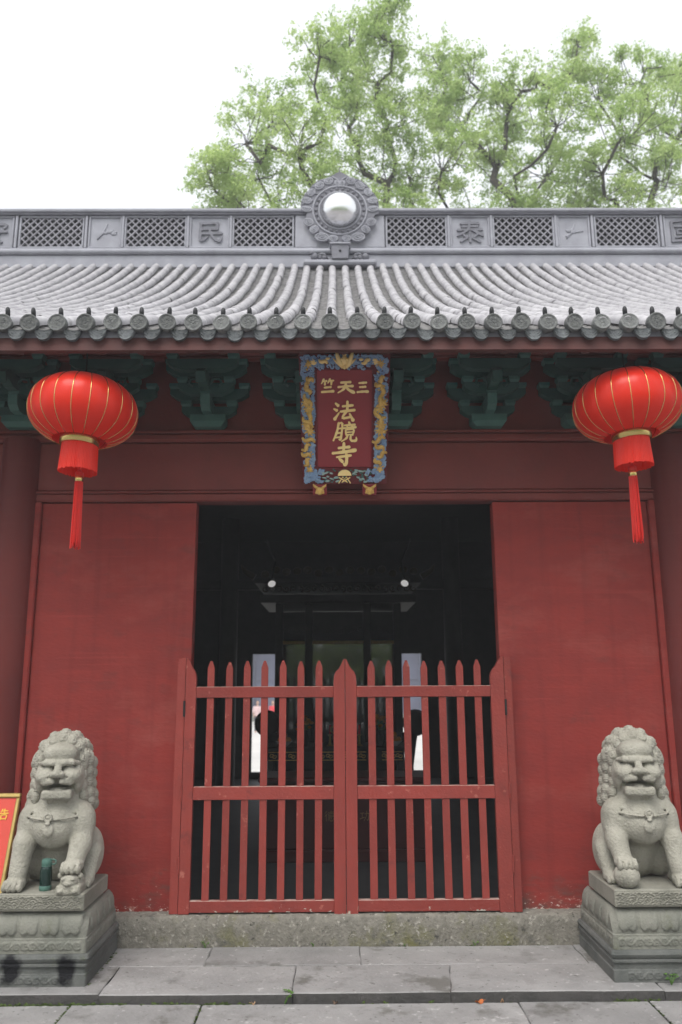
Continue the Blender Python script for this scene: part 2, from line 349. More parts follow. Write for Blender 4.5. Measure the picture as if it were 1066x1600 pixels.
# ------------------------------------------------------------------ brush written characters
CH = {
 '三': [[(.18,.80,.8),(.5,.82,1.1),(.82,.84,1)], [(.25,.50,.9),(.5,.51,1),(.75,.53,1.1)], [(.04,.13,1),(.5,.17,1.1),(.96,.17,1.3)]],
 '天': [[(.22,.78,.9),(.78,.82,1.1)], [(.06,.46,.9),(.5,.52,1),(.92,.54,1.1)], [(.51,.80,1.1),(.48,.52,1.2),(.33,.27,1),(.04,.06,.5)], [(.50,.50,.7),(.68,.27,1.2),(.98,.08,1.4)]],
 '竺': [[(.22,.98,1.1),(.05,.68,.6)], [(.17,.84,.8),(.44,.87,.9)], [(.32,.84,1),(.30,.60,1)], [(.68,1.0,1.1),(.53,.72,.6)], [(.63,.86,.8),(.95,.90,.9)], [(.80,.87,1),(.78,.62,1)], [(.27,.40,.9),(.74,.44,1.1)], [(.06,.08,1),(.94,.14,1.3)]],
 '法': [[(.10,.92,.7),(.22,.80,1.3)], [(.03,.62,.7),(.16,.54,1.2)], [(.06,.08,1.3),(.27,.42,.5)], [(.44,.76,.9),(.90,.81,1)], [(.66,1.0,1.1),(.65,.50,1)], [(.34,.48,.9),(.98,.56,1.2)], [(.62,.50,1),(.42,.14,.9),(.82,.20,1)], [(.76,.36,.7),(.92,.02,1.4)]],
 '鏡': [[(.24,.97,1),(.16,.5,1.1),(.0,.05,.8)], [(.20,.90,.7),(.40,.93,1),(.33,.14,1),(.25,.12,.6)], [(.18,.66,.7),(.34,.69,.7)], [(.14,.42,.7),(.32,.46,.7)], [(.10,.20,.7),(.30,.24,.7)],
        [(.70,1.0,1),(.74,.90,1)], [(.50,.84,.8),(.96,.88,1)], [(.60,.82,.6),(.64,.73,.8)], [(.86,.84,.8),(.78,.73,.6)], [(.42,.69,.8),(1.0,.75,1.1)], [(.55,.60,.9),(.57,.34,.8)], [(.55,.61,.7),(.90,.64,.9),(.86,.34,.8)], [(.58,.48,.6),(.86,.50,.6)], [(.57,.35,.6),(.86,.37,.6)], [(.64,.34,1),(.58,.17,1),(.36,.0,.5)], [(.78,.34,1),(.77,.10,1),(.86,.03,1.1),(1.02,.06,1.1),(1.02,.22,.5)]],
 '寺': [[(.50,1.02,1),(.48,.62,1.1)], [(.26,.80,.8),(.74,.85,1)], [(.0,.56,.9),(.5,.62,1.1),(1.0,.70,1.3)], [(.18,.38,.7),(.5,.42,.9),(.80,.46,.9)], [(.60,.60,1),(.62,.25,1.2),(.56,.0,1),(.46,.10,.5)], [(.28,.32,.7),(.42,.18,1.3)]],
 '民': [[(.14,.90,1),(.82,.92,1)], [(.80,.92,1),(.78,.62,1)], [(.18,.63,1),(.80,.63,.9)], [(.17,.90,1),(.16,.10,1.1),(.44,.26,.6)], [(.16,.40,.9),(.97,.43,1)], [(.50,.63,.9),(.62,.28,1),(.88,.05,1.1),(.97,.24,.6)]],
 '泰': [[(.16,.88,.9),(.84,.90,1)], [(.20,.73,.9),(.80,.75,1)], [(.03,.57,.9),(.97,.60,1)], [(.50,1.0,1),(.42,.58,1),(.02,.30,.7)], [(.55,.60,.8),(.98,.32,1.2)], [(.50,.45,1),(.50,.0,1)], [(.25,.33,.8),(.38,.22,1)], [(.14,.03,.9),(.38,.18,.7)], [(.77,.34,.8),(.62,.22,.9)], [(.60,.18,.8),(.88,.02,1)]],
 '國': [[(.06,.97,1),(.06,.0,1)], [(.06,.97,1),(.95,.97,1),(.95,.0,1)], [(.06,.04,1),(.95,.04,1)], [(.20,.72,.8),(.80,.74,.8)], [(.52,.88,.9),(.60,.42,.9),(.82,.18,.9)], [(.26,.56,.7),(.26,.36,.7)], [(.26,.56,.7),(.46,.56,.7),(.46,.36,.7)], [(.26,.38,.7),(.46,.38,.7)], [(.20,.20,.8),(.50,.26,.7)], [(.74,.54,.8),(.44,.14,.6)], [(.66,.88,.7),(.74,.80,.8)]],
 '安': [[(.50,1.02,1),(.50,.88,1)], [(.10,.86,1),(.07,.66,1)], [(.10,.85,1),(.92,.86,1),(.86,.68,.8)], [(.46,.76,1),(.27,.36,1),(.80,.02,1.1)], [(.72,.58,1),(.56,.25,1),(.12,.0,.7)], [(.03,.48,1),(.97,.52,1.1)]],
 '功': [[(.04,.75,.9),(.43,.78,.9)], [(.24,.76,.9),(.24,.30,.9)], [(.02,.20,1),(.46,.36,.7)], [(.50,.68,.8),(.93,.72,1),(.84,.08,1),(.70,.18,.5)], [(.70,.97,1),(.66,.5,1),(.42,.02,.6)]],
 '德': [[(.25,.96,1),(.05,.74,.6)], [(.28,.72,1),(.04,.44,.6)], [(.20,.56,1),(.20,.0,1)], [(.40,.86,.7),(.96,.90,.8)], [(.68,1.0,.8),(.67,.74,.8)], [(.42,.72,.7),(.44,.52,.7)], [(.42,.72,.7),(.94,.73,.7),(.92,.52,.7)], [(.60,.72,.6),(.60,.52,.6)], [(.77,.72,.6),(.77,.52,.6)], [(.44,.53,.7),(.92,.53,.7)], [(.38,.40,.7),(.98,.43,.8)], [(.44,.26,.8),(.38,.06,.9)], [(.55,.30,.8),(.58,.05,.9),(.84,.04,.9),(.87,.16,.5)], [(.68,.32,.7),(.73,.20,.8)], [(.90,.30,.7),(.99,.12,.9)]],
 '告': [[(.30,.98,1),(.14,.70,.7)], [(.22,.82,.8),(.86,.84,.9)], [(.52,1.0,1),(.52,.58,.9)], [(.04,.57,.9),(.96,.60,1)], [(.22,.42,.9),(.24,.0,.9)], [(.22,.41,.8),(.80,.42,.9),(.77,.0,.9)], [(.24,.06,.8),(.78,.07,.8)]],
 '公': [[(.38,.95,1),(.08,.45,.6)], [(.60,.95,.7),(.95,.45,1.2)], [(.50,.50,1),(.22,.10,.9),(.75,.14,.9)], [(.65,.34,.7),(.85,.0,1.2)]],
}
def glyph(mb, ch, cx, cz, w, h, y0, y1, sw=.11, k0=0):
    """strokes of one character as solid ribbons in the xz plane, front at y0, back at y1"""
    for si, st in enumerate(CH[ch]):
        pts = [(cx + (p[0] - .5) * w, cz + (p[1] - .5) * h, p[2] * sw * .5 * (w + h) * .5) for p in st]
        S = []
        for i in range(len(pts) - 1):
            p0 = pts[max(i - 1, 0)]; p1 = pts[i]; p2 = pts[i + 1]; p3 = pts[min(i + 2, len(pts) - 1)]
            for t in np.linspace(0, 1, 5)[: (5 if i == len(pts) - 2 else 4)]:
                S.append([.5 * (2 * p1[a] + (p2[a] - p0[a]) * t + (2 * p0[a] - 5 * p1[a] + 4 * p2[a] - p3[a]) * t * t + (3 * p1[a] - p0[a] - 3 * p2[a] + p3[a]) * t ** 3) if len(pts) > 2 else p1[a] * (1 - t) + p2[a] * t for a in range(3)])
        L_, R_ = [], []
        n = len(S)
        for i in range(n):
            a = S[max(i - 1, 0)]; b = S[min(i + 1, n - 1)]; dx, dz = b[0] - a[0], b[1] - a[1]; d = math.hypot(dx, dz) or 1e-6
            nx, nz = -dz / d, dx / d; r = S[i][2] * (1 + .12 * math.sin(i * 1.7 + si))
            L_.append((S[i][0] + nx * r, S[i][1] + nz * r)); R_.append((S[i][0] - nx * r, S[i][1] - nz * r))
        def cap(i, j):
            a, b = S[i], S[j]; dx, dz = a[0] - b[0], a[1] - b[1]; d = math.hypot(dx, dz) or 1e-6; r = a[2]
            an = math.atan2(dz, dx); return [(a[0] + r * .9 * math.cos(an + q), a[1] + r * .9 * math.sin(an + q)) for q in (.9, .3, -.3, -.9)]
        poly = L_[::-1] + cap(0, 1)[::-1][::-1] if False else None
        e0 = cap(0, 1); e1 = cap(n - 1, n - 2)
        # left side forward, end cap, right side back, start cap
        poly = L_ + e1 + R_[::-1] + e0
        off = .0004 * ((si + k0) % 9)
        # strip faces keep the ribbon clean for bent strokes
        m = len(poly); v = []; f = []
        for (x, z) in poly: v.append((x, y0 - off, z))
        for (x, z) in poly: v.append((x, y1, z))
        nL = n; i1 = nL; iR = nL + 4; i0 = nL + 4 + n
        for i in range(n - 1):
            f.append((i, i + 1, iR + n - 2 - i, iR + n - 1 - i))
        f.append((nL - 1, i1, i1 + 1, i1 + 2, i1 + 3, iR)); f.append((iR + n - 1, i0, i0 + 1, i0 + 2, i0 + 3, 0))
        for i in range(m): f.append((i, (i + 1) % m, m + (i + 1) % m, m + i))
        mb.add(v, f)

# ================================================================== SETTING
gx = 120.0
mb = MB()
prof = [(-110, -.03), (9.4, -.03), (9.402, -1.0), (140, -1.0)]
mb.grid(np.array([[(x, y, z) for (y, z) in prof] for x in (-gx, gx)]))
ground = tag(mb.build('ground', mat('ground_paving_far', (.25, .235, .235), (.20, .19, .19), .8, .9, .3, 12), fix=False), kind='structure')
court = tag(MB().box(-9, 9, 9.45, 60, -1.04, -.99).build('courtyard', M['court']), kind='structure')

# lower pavement in front of the step: separate slabs, narrow open joints
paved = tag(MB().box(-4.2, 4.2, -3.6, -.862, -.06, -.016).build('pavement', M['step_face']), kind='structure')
def slab(mb, x0, x1, y0, y1, z0, z1, seed, skew=(0, 0)):
    rg = random.Random(seed); n = 7
    j = .0045
    top = []
    for i in range(n + 1): top.append((x0 + (x1 - x0) * i / n + skew[0] * 0, y0 + rg.uniform(-j, j)))
    for i in range(1, 4): top.append((x1 + skew[1] * i / 4 + rg.uniform(-j, j), y0 + (y1 - y0) * i / 4))
    for i in range(n + 1): top.append((x1 + (x0 - x1) * i / n + (skew[1] * (n - i) + skew[0] * i) / n, y1 + rg.uniform(-j, j)))
    for i in range(1, 4): top.append((x0 + skew[0] * (4 - i) / 4 + rg.uniform(-j, j), y1 + (y0 - y1) * i / 4))
    cx = (x0 + x1) / 2; cy = (y0 + y1) / 2; b = .006; m = len(top)
    t2 = [(x + (b if x < cx else -b), y + (b if y < cy else -b)) for x, y in top]
    v = [(x, y, z0) for x, y in top] + [(x, y, z1 - b * .7) for x, y in top] + [(x, y, z1) for x, y in t2]
    f = [tuple(range(m - 1, -1, -1)), tuple(range(2 * m, 3 * m))]
    for a in (0, m): f += [(a + i, a + (i + 1) % m, a + m + (i + 1) % m, a + m + i) for i in range(m)]
    mb.add(v, f); mb.nt = m; return mb
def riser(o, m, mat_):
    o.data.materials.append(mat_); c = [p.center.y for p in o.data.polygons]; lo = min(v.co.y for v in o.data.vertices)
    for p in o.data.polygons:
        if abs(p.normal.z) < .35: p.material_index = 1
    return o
xs = [-4.1, -2.62, -1.435, -.765, .86, 1.53, 2.74, 4.1]
for i in range(len(xs) - 1):
    slab(MB(), xs[i] + .004, xs[i + 1] - .004, -1.52, -.878, -.05, 0.0 + (i % 3) * .0016, i, (0, 0)).build('paving_slab', M['paving'], paved)
xs = [-4.1, -3.1, -1.9, -.3, 1.2, 2.3, 4.1]
for i in range(len(xs) - 1):
    slab(MB(), xs[i] + .004, xs[i + 1] - .004, -2.2, -1.528, -.05, .001 + (i % 2) * .0014, 30 + i).build('paving_slab', M['paving'], paved)
xs = [-4.1, -2.4, -1.1, .5, 1.7, 3.0, 4.1]
for i in range(len(xs) - 1):
    slab(MB(), xs[i] + .004, xs[i + 1] - .004, -2.95, -2.208, -.05, .001 + (i % 2) * .0014, 60 + i).build('paving_slab', M['paving'], paved)

# the low stone platform under the hall front
PZ = .046
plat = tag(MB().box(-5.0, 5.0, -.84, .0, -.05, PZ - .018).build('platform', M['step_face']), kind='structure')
xs = [-5.0, -3.4, -2.25, -1.30, -.302, .515, 1.62, 2.9, 5.0]
sk = [0, 0, 0, 0, 0, .055, 0, 0, 0]
for i in range(len(xs) - 1):
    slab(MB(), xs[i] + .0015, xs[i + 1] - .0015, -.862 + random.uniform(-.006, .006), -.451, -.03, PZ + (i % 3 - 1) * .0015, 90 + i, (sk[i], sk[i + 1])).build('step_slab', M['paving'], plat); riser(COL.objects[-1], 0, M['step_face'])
xs = [-5.0, -3.1, -2.0, -.825, .066, 1.36, 2.5, 5.0]
for i in range(len(xs) - 1):
    slab(MB(), xs[i] + .0015, xs[i + 1] - .0015, -.446, -.122, -.03, PZ + (i % 2) * .003 - .001, 120 + i).build('step_slab', M['paving'], plat)

# ================================================================== THE HALL
hall = tag(empty('temple_hall', (0, 0, 0)), 'red walled temple hall under a grey tiled roof with a lettered ridge', 'temple')
HW = 5.0
# stone sill under the wall
def rough_box(mb, x0, x1, y0, y1, z0, z1, nx, amp, seed):
    rg = np.random.default_rng(seed)
    prof = [(y0, z0), (y0, z0 + (z1 - z0) * .35), (y0, z0 + (z1 - z0) * .7), (y0 + .003, z1 - .012), (y0 + .014, z1), (y1, z1)]
    X = np.linspace(x0, x1, nx); P = np.zeros((nx, len(prof), 3))
    for j, (y, z) in enumerate(prof):
        P[:, j, 0] = X; P[:, j, 1] = y + (rg.uniform(-amp, amp, nx) if j < 5 else 0); P[:, j, 2] = z + (rg.uniform(-amp * .6, amp * .6, nx) if 0 < j < 5 else 0)
    mb.grid(P)
    return mb
for i, (a, b) in enumerate(((-5.0, -2.9), (-2.895, -1.5), (-1.497, 1.463), (1.467, 2.95), (2.955, 5.0))):
    s = rough_box(MB(), a, b, -.122, .12, -.02, .218, max(4, int((b - a) / .018)), .0055, 5 + i).build('sill_stone', M['sill'], hall, smooth=True)
# front wall boards (left and right of the doorway), frame strips, posts, lintel
DL, DR, DT = -1.034, 1.021, 2.818
def wallboard(x0, x1):
    return MB().box(x0, x1, 0.0, .10, .212, 2.836, .003).build('wall_panel', M['red_wall'], hall)
wallboard(-2.098, DL); wallboard(DR, 2.095)
wallboard(-4.9, -2.42); wallboard(2.42, 4.9)
for x0, x1 in ((-2.150, -2.100), (2.097, 2.150), (-2.418, -2.38), (2.38, 2.418)):
    MB().box(x0, x1, -.032, .11, .214, 2.84, .008).build('frame_strip', M['red_wall'], hall)
for s in (-1, 1):
    c = MB().lathe([(.150, .21), (.146, .8), (.142, 2.0), (.138, 3.285)], (s * 2.268, .02, 0), 40).build('column', M['red_column'], hall, smooth=True, sharp=50)
    MB().lathe([(.20, .0), (.205, .06), (.19, .13), (.165, .16), (.155, .209)], (s * 2.268, .02, 0.03), 32).build('column_base', M['ped'], hall, smooth=True, sharp=40)
    MB().lathe([(.148, .21), (.142, 3.285)], (s * 4.85, .02, 0), 24).build('column', M['red_column'], hall, smooth=True, sharp=50)
MB().box(-4.9, 4.9, -.028, .11, 2.842, 2.898, .010).build('door_head', M['red_wood'], hall)
MB().box(-4.9, 4.9, -.036, .09, 2.8985, 2.915, .004).build('moulding', M['red_wood'], hall)
MB().box(-4.9, 4.9, -.018, .11, 2.9155, 3.268, .012).build('lintel', M['red_wood'], hall)
MB().box(-4.9, 4.9, -.045, .12, 3.2705, 3.330, .016).build('plate_beam', M['red_wood'], hall)
MB().box(-4.9, 4.9, -.050, .12, 3.3305, 3.352, .004).build('moulding', M['red_wood'], hall)
# red boards between the bracket sets
BX = [-.957 + .6535 * k for k in range(-5, 9)]
for i in range(len(BX) - 1):
    MB().box(BX[i] + .01, BX[i + 1] - .01, .0, .04, 3.353, 4.06).build('bracket_board', M['red_wood'], hall)

# bracket sets
def arm(mb, cx, y0, y1, z0, z1, hw, cut):
    mb.prism([(cx - hw, z1), (cx - hw, z1 - (z1 - z0) * .42), (cx - hw + cut * .45, z0 + (z1 - z0) * .22), (cx - hw + cut, z0), (cx + hw - cut, z0), (cx + hw - cut * .45, z0 + (z1 - z0) * .22), (cx + hw, z1 - (z1 - z0) * .42), (cx + hw, z1)], y0, y1)
def blk(mb, cx, cy, z0, w, h, d=None):
    d = d or w; a = .36
    v = []
    for zz, k in ((z0, .74), (z0 + h * .45, 1), (z0 + h, 1)):
        for sx, sy in ((-1, -1), (1, -1), (1, 1), (-1, 1)): v.append((cx + sx * w / 2 * k, cy + sy * d / 2 * k, zz))
    f = [(3, 2, 1, 0), (8, 9, 10, 11)]
    for o in (0, 4): f += [(o + i, o + (i + 1) % 4, o + 4 + (i + 1) % 4, o + 4 + i) for i in range(4)]
    mb.add(v, f)
def make_bracket():
    root = empty('bracket_set', (0, 0, 0), 0, hall)
    b = MB(); blk(b, 0, -.06, 3.354, .245, .085, .13); b.build('base_block', M['green_light'], root)
    a = MB(); arm(a, 0, -.085, -.02, 3.43, 3.51, .19, .09); a.build('bracket_arm', M['green'], root)
    a = MB(); arm(a, 0, -.086, -.021, 3.555, 3.64, .275, .10); a.build('bracket_arm', M['green'], root)
    a = MB(); arm(a, 0, -.245, -.18, 3.545, 3.625, .19, .09); a.build('bracket_arm', M['green'], root)
    a = MB(); arm(a, 0, -.246, -.181, 3.67, 3.755, .275, .10); a.build('bracket_arm', M['green'], root)
    a = MB(); arm(a, 0, -.40, -.335, 3.66, 3.735, .235, .09); a.build('bracket_arm', M['green'], root)
    a = MB(); a.prism([(.0, 3.44), (-.20, 3.44), (-.25, 3.47), (-.262, 3.54), (.0, 3.54)], -.032, .032, 'yz'); a.build('projecting_arm', M['green_light'], root)
    a = MB(); a.prism([(.0, 3.565), (-.33, 3.565), (-.43, 3.60), (-.455, 3.545), (-.47, 3.62), (-.43, 3.655), (.0, 3.655)], -.0315, .0315, 'yz'); a.build('projecting_arm', M['green'], root)
    for y, z, hw in ((-.0525, 3.511, .16), (-.0525, 3.641, .245), (-.2125, 3.626, .16), (-.2125, 3.756, .245), (-.3675, 3.736, .205)):
        for s in (-1, 1):
            m_ = MB(); blk(m_, s * hw, y, z, .075, .042, .075); m_.build('bearing_block', M['green_light'], root)
    m_ = MB(); blk(m_, 0, -.215, 3.541, .07, .03); m_.build('bearing_block', M['green_light'], root)
    # carved cloud plate in the heart of the set
    m_ = MB()
    for s in (-1, 1):
        m_.tube([(s * .02, -.262, 3.60), (s * .055, -.262, 3.65), (s * .10, -.262, 3.645), (s * .11, -.262, 3.61), (s * .085, -.262, 3.595)], .012, 6)
    m_.ball((0, -.262, 3.665), (.03, .02, .035), 8, 5)
    m_.build('carved_cloud', M['green'], root, smooth=True)
    return root
br = make_bracket(); br.location.x = BX[0]
for x in BX[1:]:
    c = dup(br, hall, (x, 0, 0))
    for ch in br.children: dup(ch, c)
# purlins and timbers over the brackets
MB().box(-4.9, 4.9, -.40, -.33, 3.782, 3.86, .01).build('eave_purlin', M['red_wood'], hall)
MB().box(-4.9, 4.9, -.245, -.18, 3.80, 3.95, .01).build('eave_purlin', M['red_wood'], hall)

# ------------------------------------------------------------------ roof
_u = np.linspace(0, 5.2, 30); CF = np.polyfit(_u - 1.0, 3.71 + .52 * _u + .004 * _u ** 2 + .00389 * _u ** 3, 3)
EY, RY = -1.0, 4.2
def zc(y): return float(np.polyval(CF, y))
def slope(y): return float(np.polyval(np.polyder(CF), y))
ys = np.linspace(EY, RY, 400); zs = np.polyval(CF, ys)
arc = np.concatenate([[0], np.cumsum(np.hypot(np.diff(ys), np.diff(zs)))]); ALEN = arc[-1]
def at_arc(s):
    y = float(np.interp(s, arc, ys)); return y, zc(y), math.atan(slope(y))
deck = MB()
def deckrow(f, n=26):
    return [f(y) for y in np.linspace(EY + .03, RY, n)]
top = [(y, zc(y) - .062) for y in np.linspace(EY + .03, RY, 26)]
bot = [(y, zc(y) - .10) for y in np.linspace(EY + .03, RY, 26)]
mir = lambda L_: [(2 * RY - y, z) for y, z in L_[::-1]]
T_ = top + mir(top)[1:]; B_ = bot + mir(bot)[1:]
loop = T_ + B_[::-1]
deck.grid(np.array([[(x, y, z) for (y, z) in loop + [loop[0]]] for x in (-HW - .15, HW + .15)]))
roof = deck.build('roof', M['ridge_dark'], hall, smooth=False)
# gable boards close the ends
for s in (-1, 1):
    MB().prism([(y, z - .10) for y, z in T_[2:-2]] + [(2 * RY - EY - .2, 3.3), (EY + .2 + .8, 3.3)], s * 4.95, s * 5.02, 'yz').build('gable', M['red_wood'], hall)
# eave boards and rafters
MB().prism([(-.975, 3.545), (-.945, 3.537), (-.925, 3.625), (-.965, 3.632)], -5.1, 5.1, 'yz').build('eave_board', M['eave_brown'], hall)
MB().prism([(-.955, 3.634), (-.90, 3.634), (-.90, 3.655), (-.955, 3.652)], -5.1, 5.1, 'yz').build('tile_batten', M['ped'], hall)
rf = MB(); pr = [(-.92, 3.575), (-.4, zc(-.4) - .145), (.3, zc(.3) - .145)]
rf.tube([(0, y, z) for y, z in pr], .038, 10)
rfo = rf.build('rafter', M['eave_brown'], hall, smooth=True, sharp=50, loc=(-.017, 0, 0))
for k in range(-19, 20):
    if k: dup(rfo, hall, (-.017 + .243 * k, 0, 0))
PITCH = .1621; X0 = .065
TL = .205                                           # visible length of one cap tile
def captile():
    m_ = MB(); n = 9; P = np.zeros((4, n, 3))
    for i, (t, r) in enumerate(((-.014, .0385), (0, .0450), (TL * .90, .0415), (TL + .006, .040))):
        for k in range(n):
            a = math.pi * (-.06 + 1.12 * k / (n - 1)); P[i, k] = (r * math.cos(a), t, r * math.sin(a) - .012)
    m_.grid(P); me = m_.mesh('cap_tile'); me.polygons.foreach_set('use_smooth', [True] * len(me.polygons)); me.materials.append(M['tile']); return me
CT = captile()
NR = int(ALEN / TL)
cols = list(range(-32, 32))
def visible_col(k): return abs(X0 + k * PITCH + .02) < 2.16
first = None; rest_v = []; rest_f = []; nv = 0
cv = np.array([v.co[:] for v in CT.vertices]); cfa = np.array([p.vertices[:] for p in CT.polygons])
cnt = 0
for row in range(NR):
    y, z, a = at_arc(row * TL + .01)
    for k in cols:
        x = X0 + k * PITCH + random.uniform(-.004, .004); tilt = random.uniform(-.03, .03); dz = random.uniform(-.004, .004)
        if visible_col(k) and cnt < 300 and row < 12:
            o = bpy.data.objects.new('cap_tile', CT); COL.objects.link(o); o.parent = roof
            o.location = (x, y, z + dz); o.rotation_euler = (a + random.uniform(-.006, .006), 0, tilt); cnt += 1
        else:
            mt = np.array(Euler((a, 0, tilt)).to_matrix()); V = cv @ mt.T + np.array((x, y, z + dz)); rest_v.append(V); rest_f.append(cfa + nv); nv += len(cv)
            if k % 2 == 0 and row % 2 == 0 and False: pass
me = npmesh('cap_tile_rows', np.concatenate(rest_v), np.concatenate(rest_f))
o = tag(link('cap_tile_rows', me, M['tile'], roof, smooth=True), kind='stuff')
# pan tiles: overlapping shallow troughs between the cap rows
PS = .082; npan = int(ALEN / PS); vs = []; fs = []; nv = 0
n = 6; base = np.zeros((2 * n, 3)); q = np.linspace(-1, 1, n)
base[:n, 0] = q * .07; base[:n, 1] = 0; base[:n, 2] = -.052 + .020 * q ** 2 + .018
base[n:, 0] = q * .066; base[n:, 1] = PS * 1.05; base[n:, 2] = -.052 + .020 * q ** 2 - .004
bf = np.array([(i, i + 1, n + i + 1, n + i) for i in range(n - 1)])
lip = np.zeros((n, 3)); lip[:, 0] = q * .066; lip[:, 2] = -.066 + .020 * q ** 2 + .004
base = np.concatenate([base, lip]); bf = np.concatenate([bf, np.array([(2 * n + i, 2 * n + i + 1, i + 1, i) for i in range(n - 1)])])
for r_ in range(npan):
    y, z, a = at_arc(r_ * PS + .012); mt = np.array(Euler((a, 0, 0)).to_matrix())
    for k in range(-33, 32):
        x = X0 + (k + .5) * PITCH; dz = random.uniform(-.003, .003)
        V = base @ mt.T + np.array((x + random.uniform(-.003, .003), y, z + dz)); vs.append(V); fs.append(bf + nv); nv += len(base)
tag(link('pan_tile_rows', npmesh('pan_tile_rows', np.concatenate(vs), np.concatenate(fs)), M['tile_pan'], roof), kind='stuff')

# round eave discs with moulded rings, drip tiles with fan pattern, nail caps
def relief(mb, f, nu, nv, place):
    """front surface = place(u,v,h)"""
    P = np.zeros((nu, nv, 3))
    for i in range(nu):
        for j in range(nv): P[i, j] = place(i / (nu - 1), j / (nv - 1), f)
    mb.grid(P); return mb
def disc_mesh():
    prof = [(.0, -.004), (.008, -.004), (.011, -.001), (.016, -.002), (.022, -.002), (.028, -.002), (.034, -.002), (.040, -.001), (.0435, -.003), (.0475, -.007), (.054, -.007), (.0565, -.004), (.0565, .03), (.05, .05)]
    m_ = MB(); n = 28; m = len(prof); P = np.zeros((n, m, 3))
    for k in range(n):
        a = 2 * math.pi * k / n
        for j, (r, d) in enumerate(prof):
            dd = d - (.0045 * max(0, math.sin(k * 2 * math.pi / 7 * 2 + j * 1.3)) if 3 <= j <= 6 else 0) - (.002 if j == 7 and k % 2 else 0)
            P[k, j] = (r * math.cos(a), dd, r * math.sin(a))
    m_.grid(P, closed_u=True); me = m_.mesh('eave_disc'); me.polygons.foreach_set('use_smooth', [True] * len(me.polygons)); me.set_sharp_from_angle(angle=R(40)); me.materials.append(M['tile_disc']); return me
def drip_mesh():
    m_ = MB(); nu, nv = 15, 9; P = np.zeros((nu, nv, 3))
    for i in range(nu):
        u = -1 + 2 * i / (nu - 1); x = u * .056
        ztop = .0 + .014 * u * u; zb = -.064 * (1 - abs(u) ** 2.4) ** .6 - .002 + .012 * u * u
        for j in range(nv):
            t = j / (nv - 1); z = ztop + (zb - ztop) * t
            r = math.hypot(x, z + .0); h = .0035 * math.cos(r * 420) if 0 < j < nv - 1 and 0 < i < nu - 1 else .004
            P[i, j] = (x, -.004 - h, z)
    m_.grid(P)
    Q = P.copy(); Q[:, :, 1] = .012; m_.grid(Q[::-1])
    edge = [P[i, 0] for i in range(nu)] + [P[-1, j] for j in range(1, nv)] + [P[i, -1] for i in range(nu - 2, -1, -1)] + [P[0, j] for j in range(nv - 2, 0, -1)]
    e = np.array(edge); e2 = e.copy(); e2[:, 1] = .012; m_.grid(np.stack([e, e2], 1), closed_u=True)
    # flat tongue behind
    m_.add([(-.06, .0, .012), (-.03, .0, .002), (.03, .0, .002), (.06, .0, .012), (-.06, .12, .06), (-.03, .12, .05), (.03, .12, .05), (.06, .12, .06)], [(0, 1, 5, 4), (1, 2, 6, 5), (2, 3, 7, 6)])
    me = m_.mesh('drip_tile'); me.polygons.foreach_set('use_smooth', [True] * len(me.polygons)); me.set_sharp_from_angle(angle=R(45)); me.materials.append(M['drip']); return me
def nail_mesh():
    m_ = MB().lathe([(.014, -.02), (.0145, .012), (.012, .026), (.007, .034), (.001, .037)], (0, 0, 0), 10)
    me = m_.mesh('nail_cap'); me.polygons.foreach_set('use_smooth', [True] * len(me.polygons)); me.materials.append(M['nail']); return me
DM, DPM, NM = disc_mesh(), drip_mesh(), nail_mesh()
for k in cols:
    x = X0 + k * PITCH; jx, jz = random.uniform(-.004, .004), random.uniform(-.004, .004)
    o = link('eave_disc', DM, None, roof, loc=(x + jx, -1.012, 3.705 + jz), rot=(R(random.uniform(-10, 0)), random.uniform(0, 6), random.uniform(-.12, .12))); o.scale = (sc_ := random.uniform(.90, .99), 1, sc_)
    o = link('nail_cap', NM, None, roof, loc=(x + jx, -.955, 3.705 + .088 + jz), rot=(R(random.uniform(-4, 8)), R(random.uniform(-5, 5)), 0))
    o = link('drip_tile', DPM, None, roof, loc=(x + PITCH / 2 + random.uniform(-.006, .006), -.992 + random.uniform(-.012, .012), 3.662 + random.uniform(-.004, .003)), rot=(R(random.uniform(-14, -4)), 0, random.uniform(-.12, .12)))

# ------------------------------------------------------------------ ridge
YF = 4.02                                            # front face of the ridge
ridge = MB().box(-5.1, 5.1, YF + .05, 2 * RY - YF - .05, 6.80, 7.62).build('ridge', M['ridge_dark'], hall)
MB().box(-5.15, 5.15, YF - .03, 2 * RY - YF + .03, 7.632, 7.658, .006).build('ridge_cap', M['ridge_dark'], ridge)
MB().box(-5.18, 5.18, YF - .055, 2 * RY - YF + .055, 7.659, 7.708, .012).build('ridge_cap', M['ridge'], ridge)
MB().box(-5.1, 5.1, YF - .01, YF + .05, 7.105, 7.162, .006).build('ridge_base', M['ridge'], ridge)
MB().tube([(-5.1, YF - .045, 7.080), (5.1, YF - .045, 7.080)], .038, 14).build('ridge_roll', M['ridge'], ridge, smooth=True, sharp=60)
MB().box(-5.1, 5.1, YF - .04, YF + .05, 6.86, 7.04, .01).build('ridge_flashing', M['ridge'], ridge)
segs = [(.600, 1.408, 'l'), (1.446, 1.968, 'c'), (2.006, 2.818, 'l'), (2.856, 3.288, 'm'), (3.346, 4.195, 'l'), (4.262, 4.770, 'c')]
Z0, Z1 = 7.165, 7.630
